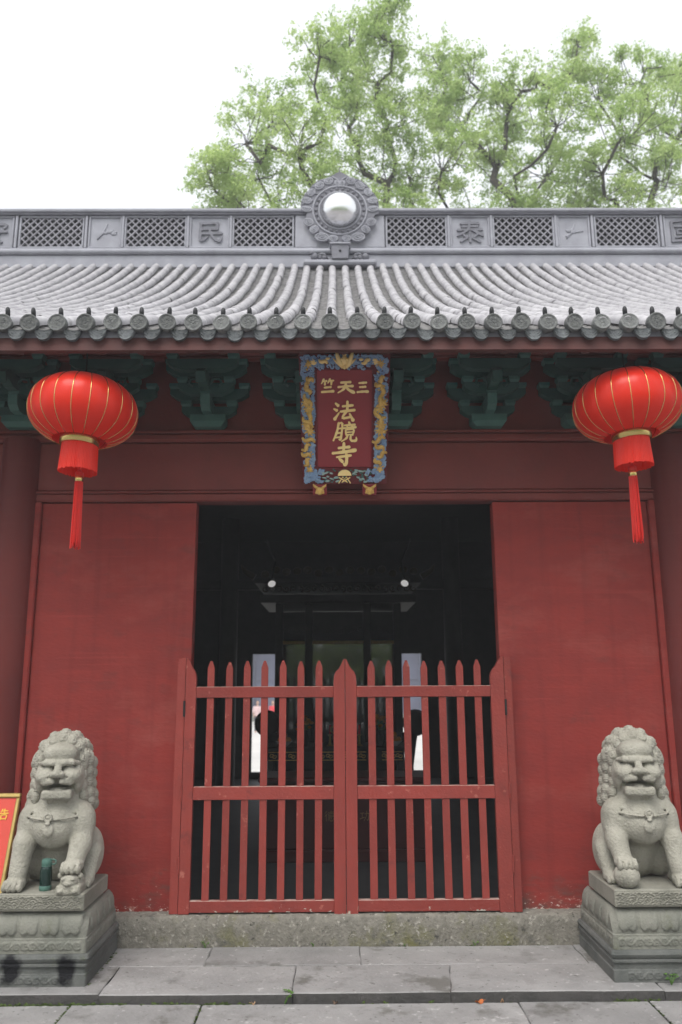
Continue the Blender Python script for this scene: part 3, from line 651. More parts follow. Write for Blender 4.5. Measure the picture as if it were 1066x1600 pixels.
def lattice(x0, x1, z0, z1):
    """crossing diagonal bars clipped to the opening"""
    m_ = MB(); p = .098; hw = .0105; h = z1 - z0; sl = h / (h * .96)
    for fam in (1, -1):
        k0 = -int(h / p) - 2
        for k in range(k0, int((x1 - x0) / p) + 3 + int(h / p)):
            # line x = xs + fam * .96 * (z - z0)
            xs_ = x0 + k * p if fam > 0 else x0 + k * p + .03
            za, zb_ = z0, z1
            def X_(z): return xs_ + fam * .96 * (z - z0)
            def Zx(x): return z0 + (x - xs_) / (fam * .96)
            if X_(za) < x0: za = Zx(x0)
            if X_(za) > x1: za = Zx(x1)
            if X_(zb_) > x1: zb_ = Zx(x1)
            if X_(zb_) < x0: zb_ = Zx(x0)
            if za >= zb_ - .004 or za > z1 or zb_ < z0: continue
            za = max(za, z0); zb_ = min(zb_, z1)
            a = (X_(za), za); b = (X_(zb_), zb_); d = math.hypot(b[0] - a[0], b[1] - a[1]); nx, nz = -(b[1] - a[1]) / d * hw, (b[0] - a[0]) / d * hw
            y0 = YF + (.010 if fam > 0 else .013)
            pts = [(a[0] + nx, a[1] + nz), (a[0] - nx, a[1] - nz), (b[0] - nx, b[1] - nz), (b[0] + nx, b[1] + nz)]
            pts = [(min(max(x, x0), x1), min(max(z, z0), z1)) for x, z in pts]
            v = [(x, y0, z) for x, z in pts] + [(x, YF + .034, z) for x, z in pts]
            m_.add(v, [(0, 1, 2, 3), (0, 4, 5, 1), (1, 5, 6, 2), (2, 6, 7, 3), (3, 7, 4, 0)])
    return m_
for s in (-1, 1):
    for si, (a, b, kind) in enumerate(segs):
        x0, x1 = (a, b) if s > 0 else (-b, -a)
        fr = MB(); t = .024
        for (p0, p1, q0, q1) in ((x0, x1, Z0, Z0 + t), (x0, x1, Z1 - t, Z1 - .002), (x0, x0 + t, Z0 + t, Z1 - t), (x1 - t, x1, Z0 + t, Z1 - t)):
            fr.box(p0, p1, YF, YF + .06, q0, q1, .005)
        f_ = fr.build('panel_frame', M['ridge'], ridge)
        if kind == 'l':
            tag(lattice(x0 + t, x1 - t, Z0 + t, Z1 - t).build('lattice_screen', M['lattice'], ridge, fix=False), kind='stuff')
            MB().box(x0 + t, x1 - t, YF + .044, YF + .0495, Z0 + t, Z1 - t).build('lattice_backing', M['void'], ridge)
        else:
            MB().box(x0 + t, x1 - t, YF + .022, YF + .06, Z0 + t, Z1 - t, .002).build('character_panel', M['ridge'], ridge)
            g = MB(); cx = (x0 + x1) / 2; cz = (Z0 + Z1) / 2
            if kind == 'c':
                ch = {(1, 1): '泰', (1, 5): '國', (-1, 1): '民', (-1, 5): '安'}[(s, si)]
                glyph(g, ch, cx, cz, .34, .30, YF - .002, YF + .03, .105); g.build('relief_character', M['ridge_dark'], ridge)
            else:
                for k in range(7):
                    an = R(random.uniform(-60, 240)); L_ = random.uniform(.05, .10)
                    p0 = (cx - .05 * s + .02 * math.cos(an), cz - .03 + .02 * math.sin(an)); p1 = (p0[0] + L_ * math.cos(an), p0[1] + L_ * math.sin(an))
                    g.ball(((p0[0] + p1[0]) / 2, YF + .02, (p0[1] + p1[1]) / 2), (L_ / 2, .012, .016), 8, 4, Matrix.Rotation(-an, 3, 'Y'))
                g.tube([(cx - .10, YF + .02, cz - .10), (cx - .03, YF + .015, cz - .02), (cx + .02, YF + .018, cz + .12)], .009, 6)
                g.tube([(cx - .02, YF + .02, cz - .02), (cx + .06, YF + .016, cz + .0), (cx + .13, YF + .02, cz + .01)], .007, 6)
                tag(g.build('relief_flower', M['ridge'], ridge, smooth=True), kind='stuff')
    MB().box(s * 4.80 if s > 0 else -5.1, 5.1 if s > 0 else -4.80, YF, YF + .06, Z0, Z1 - .003, .006).build('panel_end', M['ridge'], ridge)
for x in [q_ * s for s in (-1, 1) for q_ in (1.427, 1.987, 2.837, 3.317, 4.2285)]:
    MB().box(x - .016, x + .016, YF - .012, YF + .055, Z0 - .001, Z1 - .004, .004).build('panel_post', M['ridge'], ridge)
# centre piece: stone plate with flame-cloud border and mirror ball
MB().box(-.585, .585, YF - .006, YF + .06, Z0, Z1 - .003, .006).build('panel_end', M['ridge'], ridge)
CB = (0.0, 7.665)
outl = []
for k in range(140):
    a = 2 * math.pi * k / 140
    if -.10 < (a if a < math.pi else a - 2 * math.pi) < math.pi + .10 and a < math.pi + .10 or a > 2 * math.pi - .10:
        r = .505 + .018 * abs(math.sin(a * 5.0)); tip = max(0, 1 - abs(a - math.pi / 2) / .30); r += .050 * tip ** 1.4
    else:
        r = .415 + .055 * abs(math.sin((a - math.pi) * 3.5)) ; 
    outl.append((CB[0] + r * math.cos(a), CB[1] + max(-.478, r * math.sin(a))))
plate = MB().prism(outl, YF - .06, YF + .05).build('ridge_plate', M['ridge_dark'], ridge)
pl = MB()
def spiral(mb, cx, cz, y, r, turns, start, sgn, rad, n=14):
    pts = []
    for i in range(n):
        t = i / (n - 1); a = start + sgn * turns * 2 * math.pi * t; rr = r * (1 - .85 * t); pts.append((cx + rr * math.cos(a), y, cz + rr * math.sin(a)))
    mb.tube(pts, [rad * (1 - .4 * i / (n - 1)) for i in range(n)], 6)
def scroll(cx, cz, rx, rz, tilt):
    """a cloud scroll: low boss with two raised oval rims"""
    mr = Matrix.Rotation(-tilt, 3, 'Y'); pl.ball((cx, YF - .058, cz), (rx * 1.05, .011, rz * 1.05), 16, 6, mr)
    for q, t in ((1.0, .011), (.55, .009)):
        pts = []
        for k in range(19):
            a = 2 * math.pi * k / 18; v = mr @ Vector((rx * q * math.cos(a), 0, rz * q * math.sin(a))); pts.append((cx + v.x, YF - .066 - (1 - q) * .012, cz + v.z))
        pl.tube(pts, t, 6, cap=False)
    pl.ball((cx, YF - .076, cz), (rx * .25, .012, rz * .25), 8, 4)
for s in (-1, 1):
    for an, rr, rx, rz, tl in ((2, .435, .066, .034, 0), (18, .455, .060, .040, .3), (35, .452, .055, .038, .7), (53, .445, .062, .042, .9), (71, .452, .058, .042, 1.2), (85, .40, .030, .040, 1.5)):
        a = R(an); scroll(s * rr * math.cos(a), CB[1] + rr * math.sin(a), rx, rz, s * (tl - math.pi / 2 if an > 20 else .15))
    for x, z, rx, rz, tl in ((.408, -.175, .060, .048, .4), (.335, -.280, .055, .045, -.5), (.235, -.392, .085, .052, .1), (.085, -.408, .052, .040, 0)):
        scroll(s * x, CB[1] + z, rx, rz, s * tl)
for s in (-1, 1):
    for an in (10, 27, 44, 62, 79):
        a = R(an); b = R(an + 13); pl.tube([(s * .50 * math.cos(a), YF - .064, CB[1] + .50 * math.sin(a)), (s * .455 * math.cos((a + b) / 2), YF - .068, CB[1] + .455 * math.sin((a + b) / 2)), (s * .375 * math.cos(b), YF - .064, CB[1] + .375 * math.sin(b))], [.010, .012, .007], 6)
tag(pl.build('plate_scrolls', M['ridge'], plate, smooth=True), kind='stuff')
for rr, t in ((.352, .013), (.272, .011)):
    MB().tube([(CB[0] + rr * math.cos(2 * math.pi * k / 48), YF - .064, CB[1] + rr * math.sin(2 * math.pi * k / 48)) for k in range(49)], t, 6, cap=False).build('plate_ring', M['ridge'], plate, smooth=True)
for k in range(26):
    a = 2 * math.pi * k / 26; MB().ball((CB[0] + .312 * math.cos(a), YF - .064, CB[1] + .312 * math.sin(a)), (.021, .022, .021), 8, 5).build('plate_stud', M['ridge_dark'], plate, smooth=True)
MB().lathe([(.0, -.16), (.04, -.157), (.10, -.143), (.16, -.11), (.205, -.065), (.235, -.01), (.247, .05), (.249, .08)], (CB[0], YF - .10, CB[1]), 48, axis='y', cap=False).build('mirror_ball', M['chrome'], plate, smooth=True)
MB().tube([(0, YF, 8.20), (0, YF, 8.34)], [.016, .005], 6).build('plate_finial', M['ridge_dark'], plate)
# little box and animal ornaments below the plate
MB().prism([(-.100, 6.90), (.100, 6.90), (.115, 7.07), (.10, 7.09), (-.10, 7.09), (-.115, 7.07)], YF - .20, YF - .02).build('ridge_box', M['ridge_dark'], ridge)
MB().box(-.135, .135, YF - .22, YF - .01, 7.092, 7.118, .006).build('ridge_box_lid', M['ridge'], ridge)
MB().lathe([(.016, 0), (.016, .02)], (0, YF - .206, 7.00), 10, axis='y').build('ridge_box_hole', M['void'], ridge)
MB().box(-.47, .47, YF - .18, YF - .03, 6.835, 6.900, .02).build('ridge_ledge', M['ridge'], ridge)
for s in (-1, 1):
    g = MB(); dz_ = -.125; g.ball((s * .33, YF - .11, 7.09 + dz_), (.05, .05, .05), 10, 6); g.ball((s * .26, YF - .11, 7.085 + dz_), (.03, .03, .035), 8, 5); g.ball((s * .20, YF - .11, 7.08 + dz_), (.035, .03, .03), 8, 5)
    g.tube([(s * .15, YF - .1, 7.05 + dz_), (s * .20, YF - .13, 7.12 + dz_), (s * .24, YF - .12, 7.13 + dz_), (s * .29, YF - .13, 7.10 + dz_)], .014, 6); g.ball((s * .36, YF - .15, 7.13 + dz_), .022, 8, 5)
    g.build('ridge_animal', M['ridge_dark'], ridge, smooth=True)

# ------------------------------------------------------------------ hall interior shell
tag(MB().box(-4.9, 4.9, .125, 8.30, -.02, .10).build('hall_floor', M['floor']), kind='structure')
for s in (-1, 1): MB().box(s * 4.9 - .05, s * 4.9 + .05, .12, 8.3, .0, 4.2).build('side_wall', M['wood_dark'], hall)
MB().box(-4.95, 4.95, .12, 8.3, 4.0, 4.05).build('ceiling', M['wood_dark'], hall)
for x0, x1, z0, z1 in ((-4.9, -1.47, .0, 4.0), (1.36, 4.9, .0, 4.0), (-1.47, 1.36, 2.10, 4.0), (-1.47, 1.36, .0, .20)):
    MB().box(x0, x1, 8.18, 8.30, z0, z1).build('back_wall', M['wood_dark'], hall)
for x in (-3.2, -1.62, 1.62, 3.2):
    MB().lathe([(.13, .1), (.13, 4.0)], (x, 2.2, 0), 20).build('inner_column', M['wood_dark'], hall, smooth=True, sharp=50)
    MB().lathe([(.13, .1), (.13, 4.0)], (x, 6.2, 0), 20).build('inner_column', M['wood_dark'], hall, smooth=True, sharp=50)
for z in (2.95,):
    for y in (6.2,):
        MB().box(-4.85, 4.85, y - .05, y + .05, z, z + .14, .01).build('inner_beam', M['wood_dark'], hall)

# ================================================================== PICKET GATE (two leaves)
GY = -.088
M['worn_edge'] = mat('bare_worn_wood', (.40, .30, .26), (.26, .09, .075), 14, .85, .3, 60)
for s, x0, x1 in ((-1, -1.106, -1.054), (1, 1.030, 1.076)):     # fixed hanging posts on the wall
    n = 6; poly = [(x0, .222), (x1, .222)] + ([(x1, 1.775), (x0 + .006, 1.768), (x0, 1.74)] if s < 0 else [(x1, 1.74), (x1 - .006, 1.768), (x0, 1.775)])
    MB().prism(poly, GY + .006, -.002).build('gate_post', M['gate'], hall)
def gate_leaf(side, xo, xi0, xi1, xm, picks, label):
    root = tag(empty('picket_gate', ((xo), GY, .222)), label, 'gate', 'picket gate leaves')
    ox, oy, oz = root.location
    def put(mb, name, m=M['gate'], **k):
        mb.v = [(a - ox, b - oy, c - oz) for a, b, c in mb.v]; return mb.build(name, m, root, **k)
    zt, zb = 1.765, .222
    # hanging stile with ogee top
    d = 1 if side < 0 else -1
    a, b = xo, xi0
    og = [(a, zt + .008), (a + (b - a) * .18, zt + .002), (a + (b - a) * .40, zt - .022), (a + (b - a) * .55, zt - .05), (a + (b - a) * .8, zt - .075), (a + (b - a) * .95, zt - .10), (b, zt - .125)]
    put(MB().prism([(a, zb)] + og + [(b, zb)], GY, GY + .042), 'hanging_stile')
    a, b = xm, xi1
    og = [(a, zt + .0), (a + (b - a) * .15, zt - .012), (a + (b - a) * .35, zt - .045), (a + (b - a) * .55, zt - .068), (a + (b - a) * .8, zt - .085), (a + (b - a) * .95, zt - .11), (b, zt - .15)]
    put(MB().prism([(a, zb - .004)] + og + [(b, zb - .004)], GY - .001, GY + .041), 'meeting_stile', M['gate_worn'])
    r0, r1 = min(xi0, xi1), max(xi0, xi1)
    for z0, z1 in ((.228, .296), (.887, .968), (1.517, 1.588)):
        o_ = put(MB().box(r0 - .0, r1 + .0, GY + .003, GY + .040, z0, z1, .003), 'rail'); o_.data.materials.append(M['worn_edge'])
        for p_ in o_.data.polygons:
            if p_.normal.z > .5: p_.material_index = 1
    for i, x in enumerate(picks):
        w = .0225 + random.uniform(-.0012, .0012); t = random.uniform(-.004, .004); tp = 1.752 + random.uniform(-.006, .004)
        m_ = MB()
        for zz0, zz1, tip in ((.2965, .8865, 0), (.9685, 1.5165, 0), (1.5885, tp, 1)):
            xa = x + t * (zz0 - .9); xb = x + t * (zz1 - .9)
            poly = [(xa - w, zz0), (xa + w, zz0)] + ([(xb + w, zz1 - .045), (xb + .006, zz1), (xb - .006, zz1), (xb - w, zz1 - .045)] if tip else [(xb + w, zz1), (xb - w, zz1)])
            m_.prism(poly, GY + .011, GY + .034)
        put(m_, 'picket')
    for z in (.50, .93, 1.45):
        xh = xo - d * .004
        put(MB().tube([(xh, GY - .002, z - .05), (xh, GY - .002, z + .05)], .007, 8), 'hinge', M['black'] if z > 1 else M['gate'])
    return root
gate_leaf(-1, -1.050, -.982, -.087, -.0145, [-.888 + .1172 * i for i in range(7)], 'red picket gate leaf left of the meeting stiles, its foot peeling to grey wood')
gate_leaf(1, 1.026, .937, .061, -.0105, [.160 + .1158 * i for i in range(7)], 'red picket gate leaf right of the meeting stiles with a scratched middle rail')

# ================================================================== PLAQUE
pq = tag(empty('name_plaque', (-.008, -.125, 2.945)), 'red name plaque with gold characters in a blue and gold dragon frame', 'plaque')
PH = .865; lean = math.atan2(.36, .80); pq.rotation_euler = (lean, 0, 0)
MB().box(-.255, .255, -.028, .03, 0.02, PH - .02, .006).build('board', M['plaque_base'], pq)
MB().box(-.190, .190, -.034, -.029, .112, PH - .105, .003).build('field', M['plaque_red'], pq)
fr = MB()
for x0, x1, z0, z1 in ((-.196, -.182, .106, PH - .098), (.182, .196, .106, PH - .098), (-.196, .196, PH - .104, PH - .092), (-.196, .196, .100, .112)):
    fr.box(x0, x1, -.046, -.030, z0, z1, .003)
fr.build('inner_moulding', M['plaque_base'], pq)
def half(z): return .283 + .018 * z / PH
# backing boards of the flared frame
fb = MB(); t = .004
fb.prism([(-half(0), 0), (-.19, .11), (-.19, PH - .10), (-half(PH), PH)], -.045, .0)
fb.prism([(half(0), 0), (.19, .11), (.19, PH - .10), (half(PH), PH)], -.045, .0)
fb.prism([(-half(PH), PH), (half(PH), PH), (.19, PH - .10), (-.19, PH - .10)], -.044, .0)
fb.prism([(-half(0), 0), (half(0), 0), (.19, .11), (-.19, .11)], -.044, .0)
fb.build('frame_board', M['plaque_base'], pq)
rg = random.Random(11)
def on_frame(side, t):
    if side == 'l': z = .02 + t * (PH - .04); return (-(half(z) + .19) / 2 + rg.uniform(-.042, .042), z)
    if side == 'r': z = .02 + t * (PH - .04); return ((half(z) + .19) / 2 + rg.uniform(-.042, .042), z)
    if side == 't': return (-.27 + .54 * t, PH - .05 + rg.uniform(-.04, .042))
    return (-.26 + .52 * t, .055 + rg.uniform(-.045, .045))
cl = MB()
for side, n in (('l', 230), ('r', 230), ('t', 130), ('b', 100)):
    for i in range(n):
        x, z = on_frame(side, (i + rg.random()) / n)
        if side == 'b' and abs(x) < .15: continue
        r = rg.uniform(.011, .018); lim = half(z) - r - .009
        x = max(-lim, min(lim, x)); z = max(r + .006, min(PH - r - .006, z))
        if abs(x) < .19 + r + .004 and .112 - r - .004 < z < PH - .10 + r: x = math.copysign(.19 + r + .006, x) if side in 'lr' else x
        spiral(cl, x, z, -.047 - rg.uniform(0, .006), r, rg.uniform(.7, 1.1), rg.uniform(0, 6.28), rg.choice((-1, 1)), .0082, 8)
        if rg.random() < 0:
            an = rg.uniform(0, 6.28); cl.tube([(x + r * math.cos(an), -.046, z + r * math.sin(an)), (x + 2 * r * math.cos(an + .4), -.05, z + 2 * r * math.sin(an + .4)), (x + 2.8 * r * math.cos(an), -.046, z + 2.8 * r * math.sin(an))], .0055, 5)
tag(cl.build('blue_cloud_carving', M['blue'], pq, smooth=True), kind='stuff')
def burst(mb, x, z, r, n, y=-.055):
    mb.ball((x, y, z), (r * .55, r * .35, r * .55), 8, 5)
    for k in range(n):
        a = 2 * math.pi * k / n + rg.uniform(-.2, .2); q = r * rg.uniform(.8, 1.25)
        mb.tube([(x, y, z), (x + q * .6 * math.cos(a), y - .006, z + q * .6 * math.sin(a)), (x + q * math.cos(a + .2), y, z + q * math.sin(a + .2))], [r * .22, r * .16, r * .04], 5)
def snake(mb, x, z, L_, ang, amp, rad, y=-.058):
    pts = []; n = 9
    for i in range(n):
        t = i / (n - 1) - .5; o = amp * math.sin(t * 7); ca, sa = math.cos(ang), math.sin(ang)
        pts.append((x + t * L_ * ca - o * sa, y - .004 * math.cos(t * 6), z + t * L_ * sa + o * ca))
    mb.tube(pts, [rad * (.5 + .9 * math.sin(math.pi * (i + .6) / (n + .2))) for i in range(n)], 7)
def dragon(side):
    g = MB(); sx = side; c = lambda z: sx * ((half(z) + .19) / 2)
    for z, r in ((.80, .030), (.545, .040), (.50, .035), (.40, .036), (.36, .040), (.10, .026)): burst(g, c(z) + rg.uniform(-.012, .012), z, r, 9)
    for z, L_, an in ((.70, .05, .6), (.63, .06, 1.2), (.56, .10, 1.1), (.46, .11, 1.9), (.42, .09, .8), (.30, .09, .3), (.25, .07, 2.6), (.20, .07, .4), (.15, .06, 2.2), (.66, .05, 2.4)):
        snake(g, c(z) + rg.uniform(-.02, .02), z, L_, an if sx > 0 else math.pi - an, .012, .011)
    for k in range(14): z = rg.uniform(.06, .78); g.ball((c(z) + rg.uniform(-.035, .035), -.053, z), (.010, .008, .007), 6, 4)
    return tag(g.build('gold_dragon', M['gold_dull'], pq, smooth=True), kind='stuff')
dragon(-1); dragon(1)
g = MB()                                             # dragon head on the top rail, with horns
for s in (-1, 1):
    g.tube([(s * .008, -.06, PH - .085), (s * .03, -.075, PH - .06), (s * .045, -.07, PH - .015), (s * .058, -.06, PH + .028)], [.016, .02, .014, .003], 7)
    g.tube([(s * .02, -.06, PH - .055), (s * .05, -.07, PH - .055), (s * .075, -.06, PH - .03)], [.014, .010, .003], 6)
    g.ball((s * .018, -.082, PH - .035), .009, 6, 4)
    for x in (.11, .15, .20): g.ball((s * x, -.055, PH - .05 + rg.uniform(-.02, .02)), (.018, .010, .010), 7, 4)
    burst(g, s * .205, PH - .055, .024, 8); snake(g, s * .14, PH - .05, .06, .4 * s, .008, .010)
g.ball((0, -.07, PH - .045), (.022, .022, .035), 8, 6); g.ball((0, -.075, PH - .085), (.012, .014, .016), 8, 5)
for k in range(5): g.tube([(0, -.065, PH - .02), ((k - 2) * .010, -.07, PH + .024 - abs(k - 2) * .006)], [.007, .002], 5)
g.build('dragon_head', M['gold'], pq, smooth=True)
g = MB()                                             # waves and sun on the bottom rail
for k in range(34):
    x = rg.uniform(-.155, .155); z = rg.uniform(.012, .095)
    if math.hypot(x, z - .06) < .052: continue
    g.ball((x, -.05, z), (rg.uniform(.010, .02), .008, rg.uniform(.005, .009)), 7, 4, Matrix.Rotation(rg.uniform(-.6, .6), 3, 'Y'))
tag(g.build('wave_carving', M['paleblue'], pq, smooth=True), kind='stuff')
g = MB(); poly = [(.046 * math.cos(math.pi * k / 14), .058 + .040 * math.sin(math.pi * k / 14)) for k in range(15)]
g.prism(poly, -.062, -.044)
for s in (-1, 1):
    g.tube([(s * .04, -.058, .006), (s * .012, -.058, .050), (s * -.02, -.058, .012), (s * .038, -.058, .046)], .0045, 5)
g.build('rising_sun', M['gold'], pq)
rg2 = MB()
for k in range(60):
    x = rg.uniform(-.20, .20); z = rg.uniform(.01, .10); rg2.ball((x, -.046, z), (.008, .005, .006), 6, 4)
tag(rg2.build('green_carving', M['green_light'], pq, smooth=True), kind='stuff')
# characters: three small ones over, three large below
for i, (ch, x, z, w, h, sw) in enumerate((('三', .120, .648, .075, .088, .17), ('天', .008, .652, .112, .092, .15), ('竺', -.112, .655, .088, .092, .15),
                                  ('法', -.003, .490, .142, .125, .125), ('鏡', .000, .352, .150, .128, .105), ('寺', -.004, .200, .152, .146, .125))):
    g = MB(); glyph(g, ch, x, z, w, h, -.046, -.033, sw, i); g.build('gold_character', M['gold'], pq)
for s in (-1, 1):                                    # lion-head brackets under the plaque
    f_ = empty('plaque_foot', (s * .168, -.03, -.012), 0, pq)
    MB().box(-.048, .048, -.045, .04, -.062, .012, .006).build('foot_block', M['plaque_red'], f_)
    g = MB(); g.ball((0, -.05, -.030), (.030, .022, .026), 9, 6); g.ball((0, -.07, -.043), (.017, .014, .012), 8, 5)
    for q in (-1, 1): g.tube([(q * .015, -.05, -.012), (q * .038, -.05, .006), (q * .044, -.045, .018)], [.012, .008, .002], 6); g.ball((q * .012, -.070, -.022), .006, 6, 4); g.ball((q * .022, -.060, -.040), .010, 6, 4)
    g.build('foot_face', M['gold_dull'], f_, smooth=True)
MB().tube([(-.12, .06, PH - .1), (-.12, .14, PH + .10)], .006, 6).build('hanger', M['black'], pq)
MB().tube([(.12, .06, PH - .1), (.12, .14, PH + .10)], .006, 6).build('hanger', M['black'], pq)

# ================================================================== LANTERNS
def lantern(x, y, z, tilt, spin, label):
    root = tag(empty('red_lantern', (x, y, z)), label, 'lantern', 'hanging red lanterns')
    NRB = 20; nu = 100; nv = 25; RX, RZ = .333, .226; zt = .200
    P = np.zeros((nu, nv, 3))
    for i in range(nu):
        a = 2 * math.pi * i / nu; w = 1 + .012 * abs(math.sin(a * NRB / 2))
        for j in range(nv):
            t = -1 + 2 * j / (nv - 1); z_ = t * zt * 1.0; r = RX * (1 - min(1, abs(z_ / RZ)) ** 2.3) ** .5
            P[i, j] = (r * w * math.cos(a), r * w * math.sin(a), z_)
    sh = empty('lantern_body', (0, 0, 0), 0, root); sh.rotation_euler = (tilt[0], tilt[1], spin)
    MB().grid(P, closed_u=True).build('shade', M['lantern'], sh, smooth=True)
    gm = None
    for k in range(NRB):
        a = 2 * math.pi * k / NRB
        if gm is None:
            pts = []
            for j in range(19):
                t = -1 + 2 * j / 18; z_ = t * zt; r = RX * (1 - min(1, abs(z_ / RZ)) ** 2.3) ** .5 + .0015; pts.append((r, 0, z_))
            gm = MB().tube(pts, .0025, 5).build('gold_rib', M['brass'], sh, smooth=True)
        else: dup(gm, sh, (0, 0, 0), (0, 0, a))
    r0 = RX * (1 - (zt / RZ) ** 2.3) ** .5
    MB().lathe([(r0 * .70, -zt - .030), (r0 * .72, -zt - .026), (r0 * .74, -zt + .012), (r0 * .70, -zt + .016)], n=36).build('brass_ring', M['brass'], sh, smooth=True, sharp=40)
    MB().lathe([(r0 * .60, zt - .01), (r0 * .62, zt + .02), (r0 * .55, zt + .03)], n=36).build('brass_ring', M['brass'], sh, smooth=True, sharp=40)
    # fringe skirt of hanging cords
    sk_ = MB(); nu = 150; P = np.zeros((nu, 6, 3)); rr = random.Random(3)
    for i in range(nu):
        a = 2 * math.pi * i / nu; e = rr.uniform(-.008, .004); w = 1 + (.022 if i % 2 else 0) + rr.uniform(-.008, .008)
        for j in range(6):
            t = j / 5; P[i, j] = ((.108 + .008 * t) * w * math.cos(a), (.108 + .008 * t) * w * math.sin(a), -zt - .026 - t * (.175 + e))
    sk_.grid(P, closed_u=True); sk_.lathe([(.02, -zt - .026), (.108, -zt - .0255)], n=36, cap=False)
    sk_.build('fringe', M['lantern'], root, smooth=False, rot=(tilt[0] * .5, tilt[1] * .5, 0))
    # inner tassel
    ts = MB(); ts.tube([(0, 0, -zt), (0, 0, -zt - .22)], .006, 6)
    ts.build('cord', M['tassel'], root)
    MB().lathe([(.022, -.425), (.026, -.435), (.026, -.455), (.022, -.462)], n=18).build('tassel_band', M['brass'], root, smooth=True, sharp=40)
    MB().lathe([(.008, -.385), (.024, -.40), (.025, -.424), (.01, -.426)], n=18).build('tassel_knot', M['tassel'], root, smooth=True)
    st = MB()
    for k in range(70):
        a = rr.uniform(0, 6.28); r_ = .025 * math.sqrt(rr.random()); L_ = .40 + rr.uniform(-.03, .025); sx = .0 + rr.uniform(-.006, .006)
        x_, y_ = r_ * math.cos(a), r_ * math.sin(a)
        st.tube([(x_, y_, -.46), (x_ * 1.15 + sx * .3, y_ * 1.15, -.46 - L_ * .5), (x_ * 1.2 + sx, y_ * 1.2 + rr.uniform(-.004, .004), -.46 - L_)], .0034, 4)
    st.build('tassel', M['tassel'], root)
    MB().tube([(0, 0, zt), (0, 0, zt + .30)], .005, 6).build('hanging_wire', M['black'], root)
    return root
lantern(-1.662, -.60, 3.295, (R(-2), R(3.0), 0), .10, 'red silk lantern with gold ribs hanging left of the plaque')
lantern(1.786, -.60, 3.318, (R(-2), R(-3.0), 0), .03, 'red silk lantern with gold ribs hanging right of the plaque')

